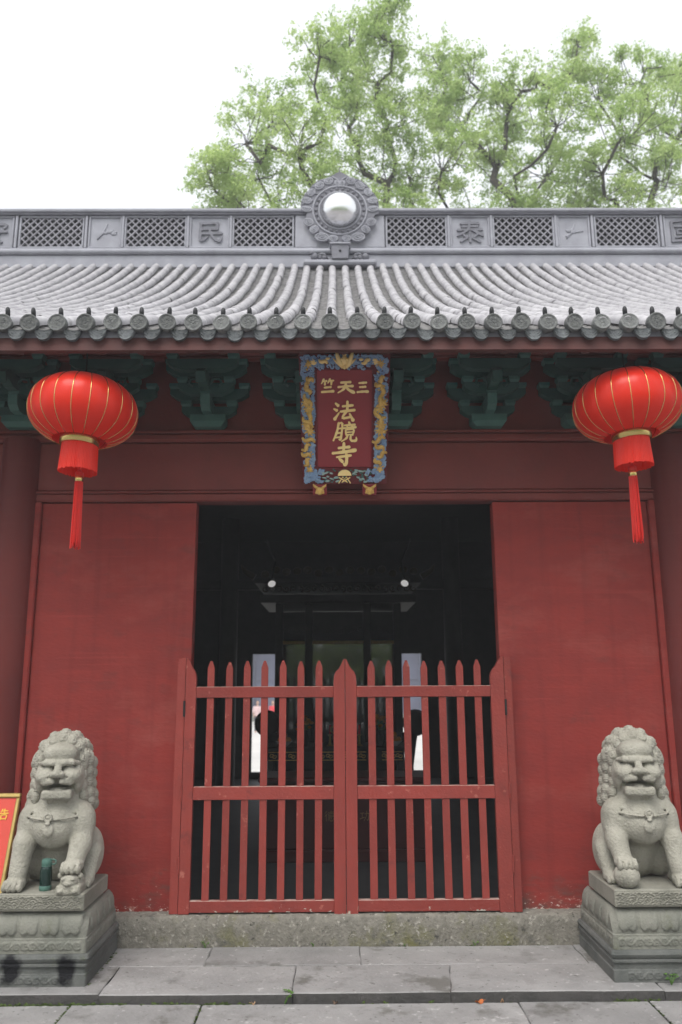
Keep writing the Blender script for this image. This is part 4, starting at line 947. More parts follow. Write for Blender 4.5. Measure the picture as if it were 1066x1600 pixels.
# ================================================================== STONE LIONS
class Field:
    def __init__(s, lo, hi, h):
        s.lo = np.array(lo, float); s.h = h; n = np.ceil((np.array(hi) - s.lo) / h).astype(int) + 1
        s.ax = [s.lo[i] + h * np.arange(n[i]) for i in range(3)]; s.d = np.full(tuple(n), .2, np.float32)
    def region(s, c, r):
        sl = []
        for i in range(3):
            a = int(max(0, math.floor((c[i] - r - s.lo[i]) / s.h))); b = int(min(len(s.ax[i]), math.ceil((c[i] + r - s.lo[i]) / s.h) + 1)); sl.append(slice(a, max(a + 1, b)))
        return tuple(sl)
    def op(s, fn, c, r, k, mode, tf):
        cc = np.array(c, float)
        if tf is not None: cc = tf[0] @ (cc - tf[1]) + tf[1]      # rest -> posed
        sl = s.region(cc, r + k + .02)
        X, Y, Z = np.meshgrid(s.ax[0][sl[0]], s.ax[1][sl[1]], s.ax[2][sl[2]], indexing='ij')
        if tf is not None:
            q = np.stack([X - tf[1][0], Y - tf[1][1], Z - tf[1][2]], -1) @ tf[0]; X, Y, Z = q[..., 0] + tf[1][0], q[..., 1] + tf[1][1], q[..., 2] + tf[1][2]
        p = fn(X, Y, Z); d = s.d[sl]
        if mode == 'sub':
            p = -p; hh = np.clip(.5 - .5 * (d - p) / k, 0, 1); s.d[sl] = d * (1 - hh) + p * hh + k * hh * (1 - hh)
        else:
            hh = np.clip(.5 + .5 * (p - d) / k, 0, 1); s.d[sl] = p * (1 - hh) + d * hh - k * hh * (1 - hh)
    def ell(s, c, r, k=.012, rot=None, mode='add', tf=None, groove=None):
        r = np.array(r if hasattr(r, '__len__') else (r,) * 3, float)
        def fn(X, Y, Z):
            x, y, z = X - c[0], Y - c[1], Z - c[2]
            if rot is not None:
                m = np.array(rot); x, y, z = m[0, 0] * x + m[1, 0] * y + m[2, 0] * z, m[0, 1] * x + m[1, 1] * y + m[2, 1] * z, m[0, 2] * x + m[1, 2] * y + m[2, 2] * z
            k0 = np.sqrt((x / r[0]) ** 2 + (y / r[1]) ** 2 + (z / r[2]) ** 2) + 1e-6; k1 = np.sqrt((x / r[0] ** 2) ** 2 + (y / r[1] ** 2) ** 2 + (z / r[2] ** 2) ** 2) + 1e-6
            d = k0 * (k0 - 1) / k1
            if groove is not None: d = d + groove(x, y, z)
            return d
        s.op(fn, c, r.max(), k, mode, tf)
    def cone(s, a, b, r1, r2, k=.012, mode='add', tf=None):
        a = np.array(a, float); b = np.array(b, float); ab = b - a; L2 = ab @ ab
        def fn(X, Y, Z):
            x, y, z = X - a[0], Y - a[1], Z - a[2]; t = np.clip((x * ab[0] + y * ab[1] + z * ab[2]) / L2, 0, 1)
            return np.sqrt((x - ab[0] * t) ** 2 + (y - ab[1] * t) ** 2 + (z - ab[2] * t) ** 2) - (r1 + (r2 - r1) * t)
        s.op(fn, (a + b) / 2, math.sqrt(L2) / 2 + max(r1, r2), k, mode, tf)
    def chain(s, pts, rad, k=.006, mode='add', tf=None):
        for i in range(len(pts) - 1): s.cone(pts[i], pts[i + 1], rad[i] if hasattr(rad, '__len__') else rad, rad[i + 1] if hasattr(rad, '__len__') else rad, k, mode, tf)
    def box(s, c, hf, rd, k=.008, mode='add', tf=None):
        def fn(X, Y, Z):
            x, y, z = np.abs(X - c[0]) - hf[0] + rd, np.abs(Y - c[1]) - hf[1] + rd, np.abs(Z - c[2]) - hf[2] + rd
            return np.sqrt(np.maximum(x, 0) ** 2 + np.maximum(y, 0) ** 2 + np.maximum(z, 0) ** 2) + np.minimum(np.maximum(x, np.maximum(y, z)), 0) - rd
        s.op(fn, c, max(hf) * 1.5, k, mode, tf)
    def mesh(s, name, zmin=None):
        d = s.d.copy(); d[0] = d[-1] = .1; d[:, 0] = d[:, -1] = .1; d[:, :, 0] = d[:, :, -1] = .1
        nx, ny, nz = d.shape; ins = d < 0
        cnt = np.zeros((nx - 1, ny - 1, nz - 1), np.int8); acc = np.zeros((nx - 1, ny - 1, nz - 1, 3), np.float32)
        cs = [(i, j, k) for i in (0, 1) for j in (0, 1) for k in (0, 1)]
        g = lambda A, c: A[c[0]:nx - 1 + c[0], c[1]:ny - 1 + c[1], c[2]:nz - 1 + c[2]]
        tot = sum(g(ins, c).astype(np.int8) for c in cs); act = np.argwhere((tot > 0) & (tot < 8))
        I, J, K = act.T; vals = {c: d[I + c[0], J + c[1], K + c[2]] for c in cs}
        A = np.zeros((len(act), 3)); C_ = np.zeros(len(act))
        for a in cs:
            for ax in range(3):
                if a[ax] == 1: continue
                b = list(a); b[ax] = 1; b = tuple(b); da, db = vals[a], vals[b]; m = (da < 0) != (db < 0)
                t = np.where(m, da / np.where(m, da - db, 1), 0); p = np.tile(np.array(a, float), (len(act), 1)); p[:, ax] += t
                A[m] += p[m]; C_ += m
        V = (act + A / C_[:, None]) * s.h + s.lo
        idx = np.full((nx - 1, ny - 1, nz - 1), -1, np.int64); idx[I, J, K] = np.arange(len(act)); F = []
        for ax in range(3):
            sl0 = [slice(1, -1)] * 3; sl0[ax] = slice(0, -1); sl1 = [slice(1, -1)] * 3; sl1[ax] = slice(1, None)
            a, b = ins[tuple(sl0)], ins[tuple(sl1)]; e = np.argwhere(a != b); off = np.array([1, 1, 1]); off[ax] = 0; e = e + off
            u, w = (ax + 1) % 3, (ax + 2) % 3
            def cell(du, dw):
                q = e.copy(); q[:, u] -= du; q[:, w] -= dw; return idx[q[:, 0], q[:, 1], q[:, 2]]
            Q = np.stack([cell(1, 1), cell(0, 1), cell(0, 0), cell(1, 0)], 1); fl = ins[e[:, 0], e[:, 1], e[:, 2]]
            Q[~fl] = Q[~fl][:, ::-1]; F.append(Q)
        F = np.concatenate(F); F = F[(F >= 0).all(1)]
        return V, F

def lion(holding):
    H = .005
    f = Field((-.27, -.275, -.012), (.27, .28, .90), H)
    yaw = R(11); Rm = np.array(Matrix.Rotation(yaw, 3, 'Z')); hd = (Rm, np.array((0, -.02, .60)))
    # trunk
    f.cone((0, .11, .13), (0, -.02, .38), .135, .125, .03); f.ell((0, -.075, .325), (.132, .115, .125), .03)
    f.cone((0, -.02, .40), (0, .0, .58), .125, .12, .03); f.ell((0, .13, .10), (.16, .10, .11), .03)
    for s in (-1, 1):
        f.ell((s * .138, -.045, .350), (.078, .085, .105), .03)                       # shoulder
        f.cone((s * .150, -.055, .31), (s * .158, -.095, .225), .066, .058, .02)
        f.ell((s * .140, .095, .150), (.092, .122, .150), .025)                          # haunch
        f.cone((s * .190, .03, .17), (s * .190, -.03, .06), .052, .038, .02)
        f.ell((s * .185, -.045, .030), (.042, .072, .036), .012)
        for t in range(4): f.ell((s * .185 + (t - 1.5) * .021, -.108, .022), (.0125, .022, .021), .006)
        f.chain([(s * .10, -.135, .40), (s * .165, -.085, .375), (s * .205, -.02, .33)], .006, .004, 'sub')
    # straight leg (outer side, -x) with its paw flat on the plinth
    f.cone((-.158, -.10, .235), (-.168, -.140, .085), .060, .049, .016); f.ell((-.172, -.158, .036), (.056, .062, .040), .014)
    for t in range(4):
        f.ell((-.172 + (t - 1.5) * .028, -.208 + abs(t - 1.5) * .006, .024), (.0155, .026, .024), .006); f.ell((-.172 + (t - 1.5) * .028, -.190, .045), (.013, .02, .016), .006)
        f.cone((-.172 + (t - 1) * .028, -.23, .03), (-.172 + (t - 1) * .026, -.17, .062), .0045, .003, .004, 'sub')
    # raised leg (inner side)
    f.cone((.156, -.10, .235), (.146, -.150, .145), .059, .049, .016); f.ell((.142, -.172, .128), (.058, .058, .036), .012)
    for t in range(4):
        f.ell((.142 + (t - 1.5) * .028, -.218 + abs(t - 1.5) * .006, .118), (.0155, .022, .026), .006); f.ell((.142 + (t - 1.5) * .028, -.198, .142), (.013, .02, .014), .006)
        f.cone((.142 + (t - 1) * .028, -.245, .115), (.142 + (t - 1) * .026, -.18, .158), .0045, .003, .004, 'sub')
    # tail curled on the rump
    f.ell((.06, .22, .22), (.06, .04, .10), .02)
    # breast harness, ring and bell tassel
    pts = []
    for q in np.linspace(-1.25, 1.25, 13): pts.append((.150 * math.sin(q), -.075 - .112 * math.cos(q), .388 - .016 * math.cos(q)))
    f.chain([(x, y - .004, z) for x, y, z in pts], .0062, .003)
    f.chain([(x, y - .002, z - .012) for x, y, z in pts], .005, .004, 'sub')
    ring = [(.020 * math.cos(a), -.205, .385 + .020 * math.sin(a)) for a in np.linspace(0, 2 * math.pi, 11)]; f.chain(ring, .0065, .003)
    f.ell((0, -.196, .318), (.032, .012, .036), .006); f.ell((0, -.208, .352), (.016, .008, .010), .004)
    # ---- head
    T = dict(tf=hd)
    f.ell((0, -.03, .64), (.125, .12, .15), .03, **T)
    f.ell((0, -.095, .712), (.108, .068, .064), .03, **T)                              # forehead
    for s in (-1, 1):
        f.ell((s * .046, -.135, .722), (.050, .03, .038), .025, **T)
        f.chain([(0, -.170, .672), (s * .035, -.173, .671), (s * .078, -.158, .671), (s * .112, -.118, .668)], [.015, .0165, .016, .010], .010, **T)   # brow
        f.ell((s * .056, -.140, .638), (.032, .026, .020), .006, **T)                   # eye
        f.chain([(s * .022, -.172, .650), (s * .056, -.176, .648), (s * .088, -.150, .652)], .0075, .004, 'sub', **T)
        f.chain([(s * .020, -.178, .628), (s * .056, -.176, .622), (s * .088, -.150, .630)], .0055, .004, 'sub', **T)
        f.ell((s * .066, -.142, .598), (.068, .056, .043), .014, **T)                   # cheek puff
        f.ell((s * .105, -.075, .585), (.040, .075, .085), .02, **T)                    # jaw hinge
        f.chain([(s * .030, -.195, .575), (s * .075, -.172, .568), (s * .105, -.125, .580)], [.018, .017, .010], .01, **T)  # upper lip
        f.ell((s * .024, -.205, .612), (.022, .022, .018), .008, **T)                   # nostril wing
        f.ell((s * .020, -.228, .604), (.0075, .012, .007), .003, mode='sub', **T)
        f.ell((s * .118, -.01, .70), (.022, .03, .045), .01, **T)                       # ear
        f.chain([(s * .03, -.203, .592), (s * .07, -.186, .596), (s * .10, -.14, .612)], .004, .003, 'sub', **T)
    f.chain([(0, -.165, .655), (0, -.200, .628)], [.020, .024], .010, **T); f.ell((0, -.205, .615), (.026, .026, .020), .008, **T)
    f.box((0, -.108, .502), (.088, .086, .026), .018, .012, **T)                        # lower jaw
    f.box((0, -.09, .475), (.060, .065, .020), .016, .014, **T)
    f.ell((0, -.165, .540), (.074, .085, .0150), .006, mode='sub', **T); f.ell((0, -.20, .543), (.055, .04, .014), .006, mode='sub', **T)
    f.ell((0, -.125, .528), (.045, .055, .012), .006, **T)                              # tongue
    for s in (-1, 1): f.chain([(s * .078, -.165, .553), (s * .105, -.11, .566)], .007, .004, 'sub', **T)
    body = f.mesh('body')
    # ---- mane
    m = Field((-.26, -.16, .36), (.26, .27, .90), H)
    m.ell((0, .045, .650), (.152, .125, .172), .02, **T); m.ell((0, .065, .52), (.160, .095, .12), .03, **T)
    rg = random.Random(5)
    for (y, rx, rzu, rzl, r, n, p0) in ((-.064, .120, .142, .19, .033, 11, 122), (-.018, .137, .160, .240, .038, 13, 138), (.038, .149, .167, .255, .041, 13, 150), (.095, .146, .156, .25, .041, 12, 155), (.145, .10, .12, .20, .042, 9, 160)):
        for i in range(n):
            if False: break
            ph = R(-p0 + 2 * p0 * (i + (.0 if n % 2 else .5)) / (n - 1)); c_ = math.cos(ph)
            cz = .640 + (rzu if c_ > 0 else rzl) * c_; cx = rx * math.sin(ph) * (1.0 if c_ > 0 else 1.12)
            if c_ < -.45: cx *= 1.05
            if abs(ph) > R(82) and y < .11: continue
            c0 = (cx, y + rg.uniform(-.006, .006), cz); sg = rg.choice((-1, 1))
            ax = Vector((cx, y - .02, cz - .62)).normalized(); u = ax.orthogonal().normalized(); w = ax.cross(u)
            def gr(x, y_, z, u=u, w=w, sg=sg):
                a = x * u.x + y_ * u.y + z * u.z; b = x * w.x + y_ * w.y + z * w.z; rr = np.sqrt(a * a + b * b)
                return .0036 * np.sin(rr * 2 * math.pi / .0165 + sg * np.arctan2(b, a))
            m.ell(c0, (r * rg.uniform(.92, 1.1), r, r * rg.uniform(.95, 1.15)), .017, groove=gr, **T)
    for s in (-1, 1):                                   # combed side locks, scalloped edge
        for j, z in enumerate((.655, .595, .535, .475, .425)):
            for x, y, rx, ry in ((.128, -.045, .031, .040), (.152, .012, .036, .046), (.166, .075, .038, .048)):
                if y < -.03 and z < .46: continue
                zz = z + (.014 if y > 0 else 0) - (.02 if y > .05 else 0); ph_ = rg.uniform(0, 6)
                m.ell((s * x * (1.0 if z > .5 else 1.05), y + .004 * j, zz), (rx, ry, .040), .011, groove=lambda X, Y, Z, ph_=ph_, s=s: .0026 * np.sin((Z + .35 * Y - .25 * s * X) * 2 * math.pi / .0125 + ph_), **T)
    mane = m.mesh('mane')
    # ---- ball or cub under the raised paw
    q = Field((.05, -.28, -.012), (.23, -.09, .14), .004)
    if holding == 'ball':
        q.ell((.142, -.180, .060), (.070, .070, .064), .004)
        for k in range(5):
            a = R(-70 + 35 * k); q.chain([(.142 + .066 * math.sin(a) * math.cos(t), -.175 - .066 * math.cos(a) * math.cos(t), .058 + .062 * math.sin(t)) for t in np.linspace(-1.3, .9, 8)], .0022, .003, 'sub')
    else:
        q.box((.142, -.165, .018), (.068, .075, .026), .016, .008); q.ell((.142, -.165, .058), (.062, .070, .045), .01)
        q.ell((.142, -.222, .060), (.045, .024, .032), .008); q.ell((.142, -.243, .052), (.020, .012, .012), .006)
        for s in (-1, 1):
            q.ell((.142 + s * .026, -.238, .076), (.014, .010, .010), .004); q.ell((.142 + s * .055, -.20, .085), (.014, .014, .016), .006); q.ell((.142 + s * .040, -.232, .014), (.018, .022, .014), .005)
        q.chain([(.108, -.246, .040), (.142, -.256, .036), (.176, -.246, .040)], .005, .003, 'sub')
    return body, mane, q.mesh('held')

def cloud_relief(U, V, w, h):
    out = np.zeros_like(U); r = .030
    Uw = U + .006 * np.sin(V * 90 + U * 23) ; Vw = V + .004 * np.sin(U * 70)
    rows = int(h / .018) + 3
    for j in range(rows, -2, -1):
        for i in range(-1, int(w / .044) + 2):
            cx = i * .044 + (.022 if j % 2 else 0) + .006 * math.sin(i * 3.1 + j * 1.7); cz = j * .018 - .012
            d = np.hypot(Uw - cx, (Vw - cz) * 1.15); mk = (d < r) & (Vw > cz - .004)
            out[mk] = (.0045 * np.cos(d[mk] * 2 * math.pi / .0125) + .002)
    return out
def wave_relief(U, V, w, h):
    per = .094; pts = []
    for i in range(-1, int(w / per) + 2):
        o = i * per + .004 * math.sin(i * 2.3)
        for q in np.linspace(0, 1, 22): pts.append((o + per * q, h * .5 + h * .30 * math.sin(2 * math.pi * q)))
        for cx, cz, sg in ((.27, .40, 1), (.77, .60, -1)):
            for q in np.linspace(0, 1, 20): a = sg * (q * 2 * math.pi * 1.15 + 1.57); rr = h * .27 * (1 - .8 * q); pts.append((o + per * cx + rr * math.cos(a), h * cz + rr * math.sin(a)))
        for q in np.linspace(0, 1, 8): pts.append((o + per * (.5 + .12 * q), h * (.5 + .42 * q))); pts.append((o + per * (.98 + .12 * q), h * (.5 - .42 * q)))
    d = np.full(U.shape, 1.0)
    for x, z in pts: d = np.minimum(d, np.hypot(U - x, V - z))
    return .0065 * np.exp(-(d / .0042) ** 2)
def relief_face(mb, x0, x1, y, z0, z1, fn, side, step=.0045, depth0=0.0):
    """relief on a face: side 'f' faces -y at plane y (x from x0 to x1), side '+x'/'-x' faces x at plane x0 (y range in y)"""
    if side == 'f': w = x1 - x0
    else: w = y[1] - y[0]
    nu = int(w / step) + 1; nv = int((z1 - z0) / step) + 1
    U, V = np.meshgrid(np.linspace(0, w, nu), np.linspace(0, z1 - z0, nv), indexing='ij'); Hh = fn(U, V, w, z1 - z0)
    e = np.minimum(np.minimum(U, w - U), np.minimum(V, z1 - z0 - V)); Hh = np.where(e < .006, -.002, Hh) + depth0
    P = np.zeros((nu, nv, 3)); P[..., 2] = z0 + V
    if side == 'f': P[..., 0] = x0 + U; P[..., 1] = y - Hh
    elif side == '+x': P[..., 1] = y[0] + U; P[..., 0] = x0 + Hh
    else: P[..., 1] = y[0] + U; P[..., 0] = x0 - Hh
    mb.grid(P); return mb
def ringstack(mb, rings, cap=True):
    """rings: (x0,x1,y0,y1,z,bevel) stacked into a solid with cut corners"""
    n = 8; v = []; f = []
    for (x0, x1, y0, y1, z, b) in rings:
        v += [(x0 + b, y0, z), (x1 - b, y0, z), (x1, y0 + b, z), (x1, y1 - b, z), (x1 - b, y1, z), (x0 + b, y1, z), (x0, y1 - b, z), (x0, y0 + b, z)]
    for i in range(len(rings) - 1): f += [(i * n + k, i * n + (k + 1) % n, (i + 1) * n + (k + 1) % n, (i + 1) * n + k) for k in range(n)]
    if cap: f += [tuple(range(n - 1, -1, -1)), tuple(range((len(rings) - 1) * n, len(rings) * n))]
    mb.add(v, f); return mb
def petal(mb, c, w, z0, z1, y, axis, sgn):
    nu, nv = 13, 11; P = np.zeros((nu, nv, 3))
    for i in range(nu):
        u = -1 + 2 * i / (nu - 1)
        zb = z0 + (z1 - z0) * (.02 + .10 * (1 - abs(math.sin(u * math.pi)) ) + .20 * max(0, abs(u) - .6) / .4)
        for j in range(nv):
            t = j / (nv - 1); z = zb + (z1 - zb) * t; b = .015 * (max(0, 1 - abs(u) ** 6)) ** .5 * (1 - .75 * t ** 3) * (1 if 0 < j else .2) - .006
            zz = z + PZ; b += float(np.interp(zz, (.28, .296, .325, .355, .382, .398, .404), (.742, .744, .747, .744, .735, .720, .700))) - .722
            if axis == 'y': P[i, j] = (c + u * w * .49, y - b, z)
            else: P[i, j] = (y + sgn * b, c + u * w * .49, z)
    mb.grid(P)

def pedestal(cx, s, label, stains):
    """s = direction (in x) of the side facing the doorway"""
    root = tag(empty('stone_pedestal', (cx, -.45, PZ)), label, 'pedestal', 'carved stone pedestals')
    Z = lambda z: z - PZ
    def rel(y): return y + .45
    m_ped = M['ped_stain'] if stains else M['ped_base']
    b = MB()
    ringstack(b, [(-.268, .268, rel(-.760), rel(-.135), 0, .006), (-.268, .268, rel(-.760), rel(-.135), Z(.105), .006), (-.262, .262, rel(-.752), rel(-.135), Z(.110), .006), (-.262, .262, rel(-.752), rel(-.135), Z(.142), .006),
                  (-.272, .272, rel(-.766), rel(-.135), Z(.146), .008), (-.272, .272, rel(-.766), rel(-.135), Z(.156), .008), (-.266, .266, rel(-.758), rel(-.135), Z(.160), .008), (-.272, .272, rel(-.766), rel(-.135), Z(.170), .008), (-.276, .276, rel(-.770), rel(-.135), Z(.184), .010), (-.270, .270, rel(-.764), rel(-.138), Z(.198), .012), (-.258, .258, rel(-.752), rel(-.142), Z(.2035), .014), (-.20, .20, rel(-.70), rel(-.2), Z(.204), .014)])
    base = b.build('base_block', m_ped, root, smooth=True, sharp=35)
    rl = MB(); relief_face(rl, -.20, .20, rel(-.7605), Z(.052), Z(.108), wave_relief, 'f'); rl.build('base_carving', m_ped, base, smooth=True)
    # scrolled foot bracket at the corner
    b = MB()
    ringstack(b, [(-.255, .255, rel(-.748), rel(-.150), Z(.2045), .008), (-.254, .254, rel(-.746), rel(-.150), Z(.275), .008), (-.250, .250, rel(-.742), rel(-.155), Z(.280), .01), (-.251, .251, rel(-.744), rel(-.16), Z(.296), .02), (-.254, .254, rel(-.747), rel(-.18), Z(.325), .03), (-.252, .252, rel(-.744), rel(-.21), Z(.355), .04), (-.243, .243, rel(-.735), rel(-.24), Z(.382), .05), (-.228, .228, rel(-.720), rel(-.27), Z(.398), .05), (-.205, .205, rel(-.70), rel(-.29), Z(.404), .05)])
    lot = b.build('lotus_block', M['ped'], root, smooth=True, sharp=35)
    rl = MB(); relief_face(rl, -.235, .235, rel(-.7485), Z(.212), Z(.270), wave_relief, 'f')
    rl.build('wave_carving', M['ped'], lot, smooth=True); rl = MB(); relief_face(rl, s * .2555, 0, (rel(-.73), rel(-.16)), Z(.212), Z(.270), wave_relief, '+x' if s > 0 else '-x'); rl.build('wave_carving', M['ped'], lot, smooth=True)
    for i in range(4):
        p = MB(); petal(p, -.170 + .1135 * i, .1135, Z(.283), Z(.402), rel(-.722), 'y', -1); p.build('lotus_petal', M['ped'], lot, smooth=True)
    for i in range(4):
        p = MB(); petal(p, rel(-.620) + .118 * i, .118, Z(.283), Z(.400), s * .228, 'x', s); p.build('lotus_petal', M['ped'], lot, smooth=True)
    return root
M['ped_base'] = mat('damp_grey_stone', (.135, .138, .13), (.085, .09, .085), 5, .9, .5, 60, spots=[((.075, .085, .04), 4, .60, .14), ((.20, .20, .185), 12, .68, .1)])
def stained(m0):
    m = m0.copy(); m.name = 'damp_grey_stone_with_ink_stains'; N = m.node_tree.nodes; L = m.node_tree.links; b = N['Principled BSDF']
    src = b.inputs['Base Color'].links[0].from_socket; tc = N.new('ShaderNodeTexCoord'); out = src
    nz = N.new('ShaderNodeTexNoise'); nz.inputs['Scale'].default_value = 11; nz.inputs['Detail'].default_value = 7; L.new(tc.outputs['Object'], nz.inputs['Vector'])
    for (x, z, w, h) in ((-.135, .092, .050, .072), (.160, .085, .048, .080)):
        sx = N.new('ShaderNodeVectorMath'); sx.operation = 'SUBTRACT'; L.new(tc.outputs['Object'], sx.inputs[0]); sx.inputs[1].default_value = (x, -.31, z)
        sc = N.new('ShaderNodeVectorMath'); sc.operation = 'MULTIPLY'; L.new(sx.outputs[0], sc.inputs[0]); sc.inputs[1].default_value = (1 / w, 4, 1 / h)
        ln = N.new('ShaderNodeVectorMath'); ln.operation = 'LENGTH'; L.new(sc.outputs[0], ln.inputs[0])
        ad = N.new('ShaderNodeMath'); ad.operation = 'MULTIPLY_ADD'; L.new(nz.outputs['Fac'], ad.inputs[0]); ad.inputs[1].default_value = 2.2; L.new(ln.outputs['Value'], ad.inputs[2])
        mr = N.new('ShaderNodeMapRange'); mr.inputs[1].default_value = 1.75; mr.inputs[2].default_value = 2.35; mr.inputs[3].default_value = 1; mr.inputs[4].default_value = 0; L.new(ad.outputs[0], mr.inputs[0])
        mx = N.new('ShaderNodeMix'); mx.data_type = 'RGBA'; L.new(mr.outputs[0], mx.inputs[0]); L.new(out, mx.inputs[6]); mx.inputs[7].default_value = (.008, .008, .010, 1); out = mx.outputs[2]
    L.new(out, b.inputs['Base Color']); return m
M['ped_stain'] = stained(M['ped_base'])
pedestal(-1.667, 1, 'stone lotus pedestal with two black ink stains on its base', True)
pedestal(1.667, -1, 'stone lotus pedestal with a dark unstained base', False)

def place_lion(cx, s, holding, label):
    root = tag(empty('stone_lion', (cx, -.522, .412)), label, 'statue', 'guardian stone lions')
    z0 = .090
    b = MB(); ringstack(b, [(-.227, .227, -.222, .232, .0, .006), (-.232, .232, -.228, .236, .006, .006), (-.232, .232, -.228, .236, z0 - .006, .006), (-.226, .226, -.222, .232, z0, .008)])
    sl = b.build('plinth_slab', M['stone_slab'], root)
    rl = MB(); relief_face(rl, -.230, .230, -.2295, .006, z0 - .006, cloud_relief, 'f', .004); 
    rl.build('cloud_carving', M['stone_slab'], sl, smooth=True)
    for nm, (V, F) in zip(('body', 'mane', 'ball' if holding == 'ball' else 'cub'), lion(holding)):
        V = V.copy(); k_ = np.clip((V[:, 2] - .38) / .14, 0, 1); V[:, 0] *= 1 - .075 * k_; V[:, 2] += z0 - .001
        if s < 0: V[:, 0] *= -1; F = F[:, ::-1]
        link(nm, npmesh(nm, V, F), M['stone'], root, smooth=True)
    return root
M['stone_slab'] = mat('grey_carved_slab', (.265, .255, .215), (.19, .185, .155), 6, .92, .4, 90, spots=[((.12, .125, .07), 5, .62, .14), ((.33, .32, .29), 14, .66, .1)])
place_lion(-1.667, 1, 'cub', 'pale stone lion with its paw on a cub, beside the red notice board')
place_lion(1.667, -1, 'ball', 'pale stone lion with its paw on a round ball, right of the gate')

# ================================================================== TREES
def foliage(centres, rng, per, size):
    C_, RR = centres[:, :3], centres[:, 3]
    n = len(C_); idx = np.repeat(np.arange(n), per); k = len(idx)
    g = max(1, per // 11); gd = rng.normal(size=(n, g, 3)); gd /= np.linalg.norm(gd, axis=2)[:, :, None]; gd[..., 2] = gd[..., 2] * .8 + .15
    gr = rng.random((n, g)) ** .5 * rng.uniform(.85, 1.2, (n, g)); gi = rng.integers(0, g, k)
    d = gd[idx, gi]; spray = rng.normal(size=(k, 3)) * size * .62
    p = C_[idx] + d * (RR[idx] * gr[idx, gi])[:, None] * np.array((1.1, 1.1, .82)) + spray
    d = d * .6 + spray / (size * .62) * .35
    nrm = d * .55 + rng.normal(size=(k, 3)) * .55 + np.array((0, 0, .55)); nrm /= np.linalg.norm(nrm, axis=1)[:, None]
    t = np.cross(nrm, rng.normal(size=(k, 3))); t /= np.linalg.norm(t, axis=1)[:, None] + 1e-9; b = np.cross(nrm, t)
    L_ = size * rng.uniform(.7, 1.25, k)[:, None]; W = L_ * .42
    droop = nrm * L_ * .12
    V = np.stack([p - t * L_ * .5, p + b * W * .5 - droop * .0, p + t * L_ * .5 - droop * 2, p - b * W * .5], 1).reshape(-1, 3)
    return V, np.arange(k * 4).reshape(-1, 4)
def tree(label, base, fork, lobes, seed, per=178, size=.098):
    rng = np.random.default_rng(seed); rg = random.Random(seed)
    root = tag(empty('camphor_tree', base), label, 'tree', 'camphor trees behind the hall'); B = np.array(base, float)
    nodes = [np.array(base, float)]; par = [-1]
    fork = np.array(fork, float)
    for i in range(1, 7):
        t = i / 6; nodes.append(B + (fork - B) * t + np.array((math.sin(t * 5 + seed) * .18, math.cos(t * 4) * .15, 0)) * (t < 1)); par.append(len(nodes) - 2)
    ftop = len(nodes) - 1; plen = {i: 0.0 for i in range(len(nodes))}
    L_ = sorted(lobes, key=lambda q: np.linalg.norm(np.array(q[:3]) - fork))
    puffs = []
    def connect(target, cands, bend, seg):
        best = min(cands, key=lambda i: np.linalg.norm(nodes[i] - target) + .35 * plen[i] + (2.5 if target[2] < nodes[i][2] - .2 else 0))
        a = nodes[best]; dist = np.linalg.norm(target - a); n = max(2, int(dist / seg)); prev = best; off = rng.normal(size=3) * bend * dist
        for i in range(1, n + 1):
            t = i / n; p = a + (target - a) * t + off * math.sin(math.pi * t) + (rng.normal(size=3) * .05 if i < n else 0) - np.array((0, 0, .10 * dist * math.sin(math.pi * t)))
            nodes.append(p); par.append(prev); plen[len(nodes) - 1] = plen[prev] + dist / n; prev = len(nodes) - 1
        return prev
    spine = list(range(3, ftop + 1))
    for q in L_:
        c = np.array(q[:3]); e = connect(c - np.array((0, 0, q[4] * .25)), spine, .12, .45); spine.extend(range(max(spine) + 1, e + 1)) if e > max(spine) else None
        npf = int(7 + 12 * q[3] * q[4])
        for k in range(npf):
            d = rng.normal(size=3); d /= np.linalg.norm(d); d *= rng.random() ** .4
            p = c + d * np.array((q[3] * 1.12, q[3], q[4] * 1.1)); r = rng.uniform(.24, .50)
            puffs.append((*p, r)); connect(p, list(range(max(0, e - 2), e + 1)), .15, .35)
    ch = np.zeros(len(nodes)); 
    kids = [0] * len(nodes)
    for i in range(1, len(nodes)): kids[par[i]] += 1
    for i in range(len(nodes) - 1, 0, -1):
        if kids[i] == 0: ch[i] = 1
        ch[par[i]] += ch[i]
    rad = .0088 * np.sqrt(ch) ** 1.0 + .003
    # chains of tube from each branching
    tr = MB(); wood = MB(); done = set()
    order = {}
    for i in range(1, len(nodes)): order.setdefault(par[i], []).append(i)
    stack = [0]
    while stack:
        s = stack.pop()
        for c in order.get(s, []):
            path = [s, c]
            while True:
                ks = order.get(path[-1], [])
                if not ks: break
                nx = max(ks, key=lambda i: ch[i])
                if len(ks) > 1:
                    for o in ks:
                        if o != nx: pass
                path.append(nx)
            for q in path[1:]:
                done.add(q)
            # queue side branches
            rr = [rad[path[1]]] + [rad[p] for p in path[1:]]
            tgt = tr if s == 0 else wood
            if s == 0: rr = [r * 1.0 for r in rr]; rr[0] *= 1.35
            tgt.tube([tuple(nodes[p] - B) for p in path], rr, 9 if rr[0] > .05 else 5, cap=False)
            for p in path[1:]:
                ks = order.get(p, []); 
                if len(ks) > 1:
                    nx = max(ks, key=lambda i: ch[i]); order[p] = [k for k in ks if k != nx] ; stack.append(p)
    tr.build('trunk', M['bark'], root, smooth=True, fix=False); wood.build('branches', M['bark'], root, smooth=True, fix=False)
    P = np.array(puffs); V, F = foliage(P, rng, per, size)
    me = npmesh('crown', V - B, F); link('crown', me, M['leaf'], root)
    return P
